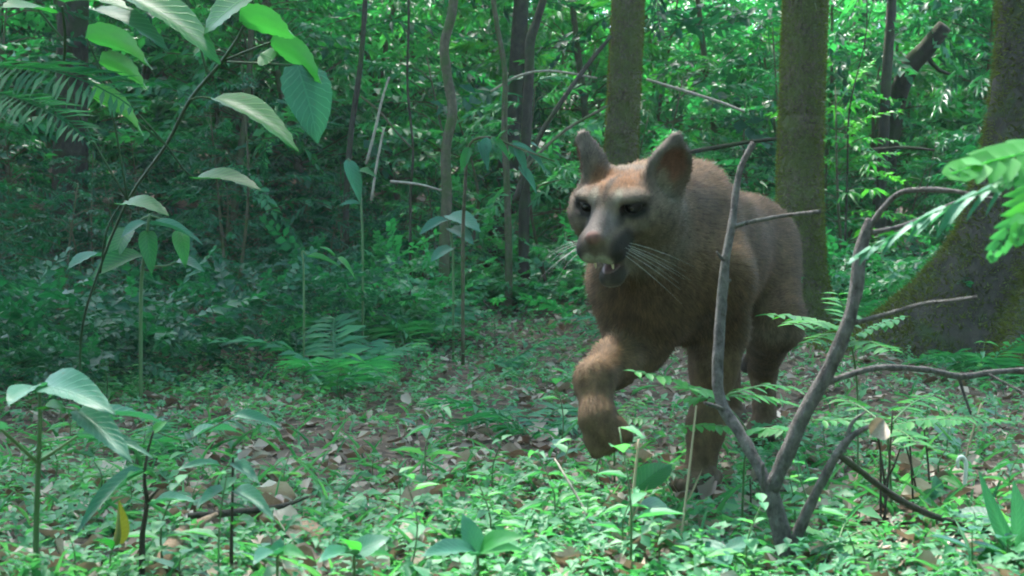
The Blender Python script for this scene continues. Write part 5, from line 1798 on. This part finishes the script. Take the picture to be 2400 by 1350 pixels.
def puma_colour(V):
    L = ((V - HO) @ HR.T) / HS
    n1 = vnoise(V * 22, 3) - 0.5
    n2 = vnoise(V * 70, 5) - 0.5
    c = np.tile(np.array([0.165, 0.100, 0.058]), (len(V), 1))
    top = sst(0.40, 0.66, V[:, 2])
    c = c * (1 - 0.30 * top[:, None]) + np.array([0.200, 0.140, 0.108]) * 0.30 * top[:, None]  # light falling on the back is blended into its colour

    def mix(col, w):
        nonlocal c
        w = np.clip(w, 0, 1)[:, None]
        c = c * (1 - w) + np.array(col) * w
    inhead = sst(-0.13, -0.06, L[:, 1]) * sst(0.20, 0.17, np.abs(L[:, 0])) * sst(-0.16, -0.12, L[:, 2])

    def blob(x, y, z, r, sym=True):
        ax = np.abs(L[:, 0]) if sym else L[:, 0]
        d = np.sqrt(((ax - x) / r[0]) ** 2 + ((L[:, 1] - y) / r[1]) ** 2 + ((L[:, 2] - z) / r[2]) ** 2)
        return sst(1.15, 0.65, d + n1 * 0.25)
    # inner legs and belly paler
    low = sst(0.36, 0.30, V[:, 2]) * sst(2.75, 2.85, V[:, 1]) * sst(0.26, 0.32, V[:, 2])
    mix((0.30, 0.24, 0.19), low * 0.7)
    mix((0.160, 0.130, 0.112), inhead * 0.75)                            # greyer face
    mix((0.165, 0.072, 0.028), blob(0, 0.020, 0.044, (0.052, 0.056, 0.034)) * 0.95)  # rufous crown
    mix((0.30, 0.26, 0.215), blob(0.021, 0.068, 0.038, (0.009, 0.03, 0.012)) * 0.75)  # pale spot over the eye
    mix((0.06, 0.036, 0.022), blob(0, 0.045, 0.046, (0.0065, 0.050, 0.04)) * 0.95)
    mix((0.26, 0.23, 0.21), blob(0.045, 0.062, -0.012, (0.024, 0.028, 0.014)) * 0.55)  # pale below the eye
    mix((0.022, 0.020, 0.020), blob(0.0405, 0.066, 0.0165, (0.031, 0.028, 0.0180)) * 0.98)  # eye rims
    mix((0.030, 0.026, 0.026), blob(0.023, 0.086, 0.004, (0.011, 0.026, 0.013)) * 0.85)     # tear mark
    mix((0.150, 0.128, 0.132), blob(0, 0.110, 0.010, (0.034, 0.048, 0.022)) * 0.8)
    mix((0.022, 0.019, 0.018), blob(0.044, 0.102, -0.030, (0.024, 0.032, 0.032)) * 0.97)   # black moustache mark
    mix((0.022, 0.019, 0.018), blob(0.035, 0.118, -0.032, (0.024, 0.034, 0.030)) * 0.97)
    mix((0.022, 0.019, 0.018), blob(0.034, 0.082, -0.072, (0.024, 0.036, 0.030)) * 0.97)
    mix((0.45, 0.43, 0.38), blob(0.012, 0.138, -0.042, (0.015, 0.022, 0.015)) * 0.95)     # white lip
    mix((0.40, 0.37, 0.32), blob(0, 0.088, -0.114, (0.026, 0.034, 0.012)) * 0.8)         # chin
    mix((0.045, 0.038, 0.035), blob(0.016, 0.098, -0.091, (0.028, 0.030, 0.016)) * 0.95)
    mix((0.10, 0.035, 0.030), blob(0, 0.100, -0.0660, (0.022, 0.045, 0.0110)) * 0.92)      # mouth
    mix((0.17, 0.085, 0.075), blob(0, 0.143, 0.001, (0.0165, 0.013, 0.0125), False) * 0.95)  # nose
    mix((0.24, 0.20, 0.16), sst(-0.03, -0.09, L[:, 2]) * sst(-0.05, 0.0, L[:, 1]) * inhead * 0.5 * sst(0.09, 0.07, L[:, 1]))  # throat
    # ears
    ear = sst(0.034, 0.056, L[:, 2]) * sst(0.042, 0.056, np.abs(L[:, 0])) * inhead
    mix((0.125, 0.108, 0.096), ear * 0.85)
    for s in (1, -1):
        Re, ec = ear_frame(s)
        q = (L - ec) @ Re.T
        d = np.linalg.norm((q - np.array([0.0, 0.010, 0.006])) / np.array([0.030, 0.020, 0.040]), axis=1)
        mix((0.24, 0.110, 0.085), sst(1.08, 0.8, d + n1 * 0.3) * 0.95)
        d = np.linalg.norm((q - np.array([-0.012 * s, 0.010, -0.024])) / np.array([0.022, 0.024, 0.034]), axis=1)
        mix((0.30, 0.26, 0.22), sst(1.1, 0.6, d + n1 * 0.5) * 0.8)
    # toes and tail tip darker
    mix((0.13, 0.10, 0.08), sst(0.08, 0.03, V[:, 2]) * 0.6)
    mix((0.06, 0.05, 0.045), sst(3.78, 3.86, V[:, 1]))
    return np.clip(c * np.array([0.68, 0.665, 0.595]) * (1 + 0.45 * n1 + 0.5 * n2)[:, None], 0.006, 0.8)


pC = puma_colour(pV)
m_fur, nt = new_mat("cougar_coat")
at = N(nt, "ShaderNodeAttribute", attribute_name="coat")
bs = N(nt, "ShaderNodeBsdfPrincipled", Roughness=0.75)
bs.inputs["Specular IOR Level"].default_value = 0.12
bs.inputs["Sheen Weight"].default_value = 0.0
bs.inputs["Sheen Roughness"].default_value = 0.5
nz = N(nt, "ShaderNodeTexNoise", Scale=260.0, Detail=2.0)
bp = N(nt, "ShaderNodeBump", Strength=0.35, Distance=0.003)
out = N(nt, "ShaderNodeOutputMaterial")
nf = N(nt, "ShaderNodeTexNoise", Scale=75.0, Detail=4.0, Roughness=0.7)
tcf = N(nt, "ShaderNodeTexCoord")
mpf = N(nt, "ShaderNodeMapping")
mpf.inputs["Scale"].default_value = (1.0, 0.8, 0.45)
nt.links.new(tcf.outputs["Object"], mpf.inputs["Vector"])
nt.links.new(mpf.outputs[0], nf.inputs["Vector"])
rf = ramp(nt, [(0.30, (0.50, 0.50, 0.50)), (0.72, (1.0, 1.0, 1.0))])
nt.links.new(nf.outputs["Fac"], rf.inputs[0])
mf = N(nt, "ShaderNodeMix", data_type='RGBA', blend_type='MULTIPLY')
mf.inputs[0].default_value = 1.0
nt.links.new(at.outputs["Color"], mf.inputs[6])
nt.links.new(rf.outputs[0], mf.inputs[7])
nt.links.new(mf.outputs[2], bs.inputs["Base Color"])
nt.links.new(nz.outputs["Fac"], bp.inputs["Height"])
nt.links.new(bp.outputs[0], bs.inputs["Normal"])
nt.links.new(bs.outputs[0], out.inputs["Surface"])

base = np.array([0.40, 2.75, 0.0])
puma = thing("cougar", base, "tawny cougar walking out of the forest with one forepaw lifted", "cougar")
me = mesh_np("body", pV - base, pF, m_fur, attrs={"coat": pC})
body = part("body", me, puma)

# the coat itself: short hairs lying back along the body
nrm = np.zeros(len(me.vertices) * 3, np.float32)
me.vertices.foreach_get("normal", nrm)
nrm = nrm.reshape(-1, 3).astype(float)
tri = np.concatenate([pF[:, [0, 1, 2]], pF[:, [0, 2, 3]]])
ar = np.linalg.norm(np.cross(pV[tri[:, 1]] - pV[tri[:, 0]], pV[tri[:, 2]] - pV[tri[:, 0]]), axis=1)
HN = 150000
pick = RNG.choice(len(tri), HN, p=ar / ar.sum())
u, v = RNG.random(HN), RNG.random(HN)
sw = u + v > 1
u[sw], v[sw] = 1 - u[sw], 1 - v[sw]
T = tri[pick]
w3 = np.stack([1 - u - v, u, v], 1)
hp = (pV[T] * w3[:, :, None]).sum(1)
hn = (nrm[T] * w3[:, :, None]).sum(1)
hn /= np.linalg.norm(hn, axis=1)[:, None] + 1e-9
hc = (pC[T] * w3[:, :, None]).sum(1)
hl = ((hp - HO) @ HR.T) / HS
headw = sst(-0.16, -0.06, hl[:, 1]) * sst(0.16, 0.13, np.abs(hl[:, 0])) * sst(-0.15, -0.11, hl[:, 2])
flow = np.tile(-bf + np.array([0, 0, -0.55]), (HN, 1))
legw = sst(0.36, 0.26, hp[:, 2])[:, None]
flow = flow * (1 - legw) + (np.array([0, 0, -1.0]) - bf * 0.2) * legw
hflow = -HR[1] * 0.8 + HR[2] * (hl[:, 2:3] * 4) + HR[0] * (hl[:, 0:1] * 5)
flow = flow * (1 - headw[:, None]) + hflow * headw[:, None]
flow -= hn * (flow * hn).sum(1)[:, None]
flow /= np.linalg.norm(flow, axis=1)[:, None] + 1e-9
dirn = flow + hn * (0.30 + 0.25 * RNG.random(HN)[:, None]) + 0.22 * RNG.normal(size=(HN, 3))
dirn /= np.linalg.norm(dirn, axis=1)[:, None]
muz = sst(0.03, 0.10, hl[:, 1]) * headw
ln = (0.023 * (1 - headw) + 0.010 * headw) * (1 - 0.72 * muz) * (0.6 + 0.7 * RNG.random(HN))
ln *= 1 - 0.72 * sst(0.36, 0.24, hp[:, 2])
ln *= 0.85
keep = ~((np.abs(np.abs(hl[:, 0]) - 0.0395) < 0.022) & (np.abs(hl[:, 2] - 0.0165) < 0.0155) & (hl[:, 1] > 0.045))
keep &= ~((np.abs(hl[:, 0]) < 0.018) & (hl[:, 1] > 0.128) & (hl[:, 2] > -0.012))
side = np.cross(dirn, hn)
side /= np.linalg.norm(side, axis=1)[:, None] + 1e-9
wd = 0.0011
A_ = hp - hn * 0.001 - side * wd
B_ = hp - hn * 0.001 + side * wd
C_ = hp + dirn * ln[:, None]
A_, B_, C_, hc, hnk = A_[keep], B_[keep], C_[keep], hc[keep], hn[keep]
nk = len(A_)
hv = np.stack([A_, B_, C_], 1).reshape(-1, 3) - base
hcol = np.clip(hc * (0.55 + 0.95 * RNG.random((nk, 1))), 0, 0.9)
hme = mesh_np("fur", hv, np.arange(nk * 3).reshape(-1, 3), m_fur, attrs={"coat": np.repeat(hcol, 3, 0)})
hme.normals_split_custom_set_from_vertices(np.repeat(hnk, 3, 0).astype(np.float32).tolist())
fur = part("fur", hme, body)
fur["kind"] = "stuff"


def ball(c, r, R=None, nu=16, nv=10):
    th = np.linspace(0, 2 * pi, nu, endpoint=False)
    ph = np.linspace(0, pi, nv)
    V = np.array([[sin(p) * cos(t), sin(p) * sin(t), cos(p)] for p in ph for t in th]) * np.asarray(r)
    if R is not None:
        V = V @ R
    F = [[i * nu + j, (i + 1) * nu + j, (i + 1) * nu + (j + 1) % nu, i * nu + (j + 1) % nu] for i in range(nv - 1) for j in range(nu)]
    return V + np.asarray(c), np.array(F)


m_eye = plain("eye_amber", (0.007, 0.007, 0.006), 0.3, 0.12)
m_pup = plain("pupil_black", (0.006, 0.006, 0.006), 0.1, 0.6)
m_tooth = plain("tooth_ivory", (0.62, 0.55, 0.40), 0.35)
m_wh = plain("whisker_white", (0.42, 0.41, 0.38), 0.5)
m_ton = plain("tongue_pink", (0.10, 0.045, 0.040), 0.5)
for s in (1, -1):
    V, F = ball(hd(0.0390 * s, 0.0560, 0.0165) - base, 0.0148 * HS)
    e = part("eye", mesh_np("eye", V, F, m_eye), puma)
    V, F = ball(hd(0.0395 * s, 0.0645, 0.0172) - base, np.array([0.0062, 0.0075, 0.0062]) * HS, H3)
    part("pupil", mesh_np("pupil", V, F, m_pup), e)
    # canine tooth of the lower and upper jaw
    a, b = hd(0.0150 * s, 0.118, -0.050), hd(0.0155 * s, 0.117, -0.0735)
    V, F = ball((a + b) / 2 - base, np.array([0.0024, 0.0024, 0.0075]) * HS, H3, 8, 7)
    part("tooth", mesh_np("tooth", V, F, m_tooth), puma)
V, F = ball(hd(0, 0.086, -0.0805) - base, np.array([0.014, 0.028, 0.0045]) * HS, H3)
part("tongue", mesh_np("tongue", V, F, m_ton), puma)
# whiskers
for s in (1, -1):
    V, F = [], []
    for i in range(7):
        row, k = divmod(i, 3)
        a = np.array([(0.032 + 0.003 * row) * s, 0.118 - 0.007 * k, -0.024 - 0.008 * row])
        d = unit([s * (0.9 + 0.1 * rnd.random()), 0.12 - 0.13 * k, -0.22 - 0.20 * row])
        ln_ = 0.075 + 0.035 * rnd.random()
        prev = None
        for j in range(6):
            t = j / 5
            c = hd(*(a + d * ln_ * t + np.array([0, -0.02 * t * t, -0.035 * t * t])))
            r = 0.0005 * (1 - 0.75 * t)
            b0 = len(V)
            for q in range(3):
                V.append(c + r * (np.array([cos(q * 2.1), 0.3, sin(q * 2.1)])) - base)
            if prev is not None:
                for q in range(3):
                    F.append([prev + q, prev + (q + 1) % 3, b0 + (q + 1) % 3, b0 + q])
            prev = b0
    part("whiskers", mesh_np("whiskers", np.array(V), np.array(F), m_wh), puma)

# ================================================================ damp forest air
lo_, hi_ = GV.min(0) - np.array([2, 2, 1.0]), GV.max(0) + np.array([2, 2, 6.0])
V = np.array([[(lo_, hi_)[a][0], (lo_, hi_)[b][1], (lo_, hi_)[c][2]] for a in (0, 1) for b in (0, 1) for c in (0, 1)])
F = np.array([[0, 1, 3, 2], [4, 6, 7, 5], [0, 4, 5, 1], [2, 3, 7, 6], [0, 2, 6, 4], [1, 5, 7, 3]])
m_air, nt = new_mat("damp_air")
pv = N(nt, "ShaderNodeVolumePrincipled")
pv.inputs["Color"].default_value = (0.75, 0.95, 0.93, 1)
pv.inputs["Density"].default_value = HAZE
o = N(nt, "ShaderNodeOutputMaterial")
nt.links.new(pv.outputs[0], o.inputs["Volume"])
hz = part("haze", mesh_np("haze", V, F, m_air, False))
hz["kind"] = "stuff"
tag(hz, "thin damp haze filling the forest air", "haze")
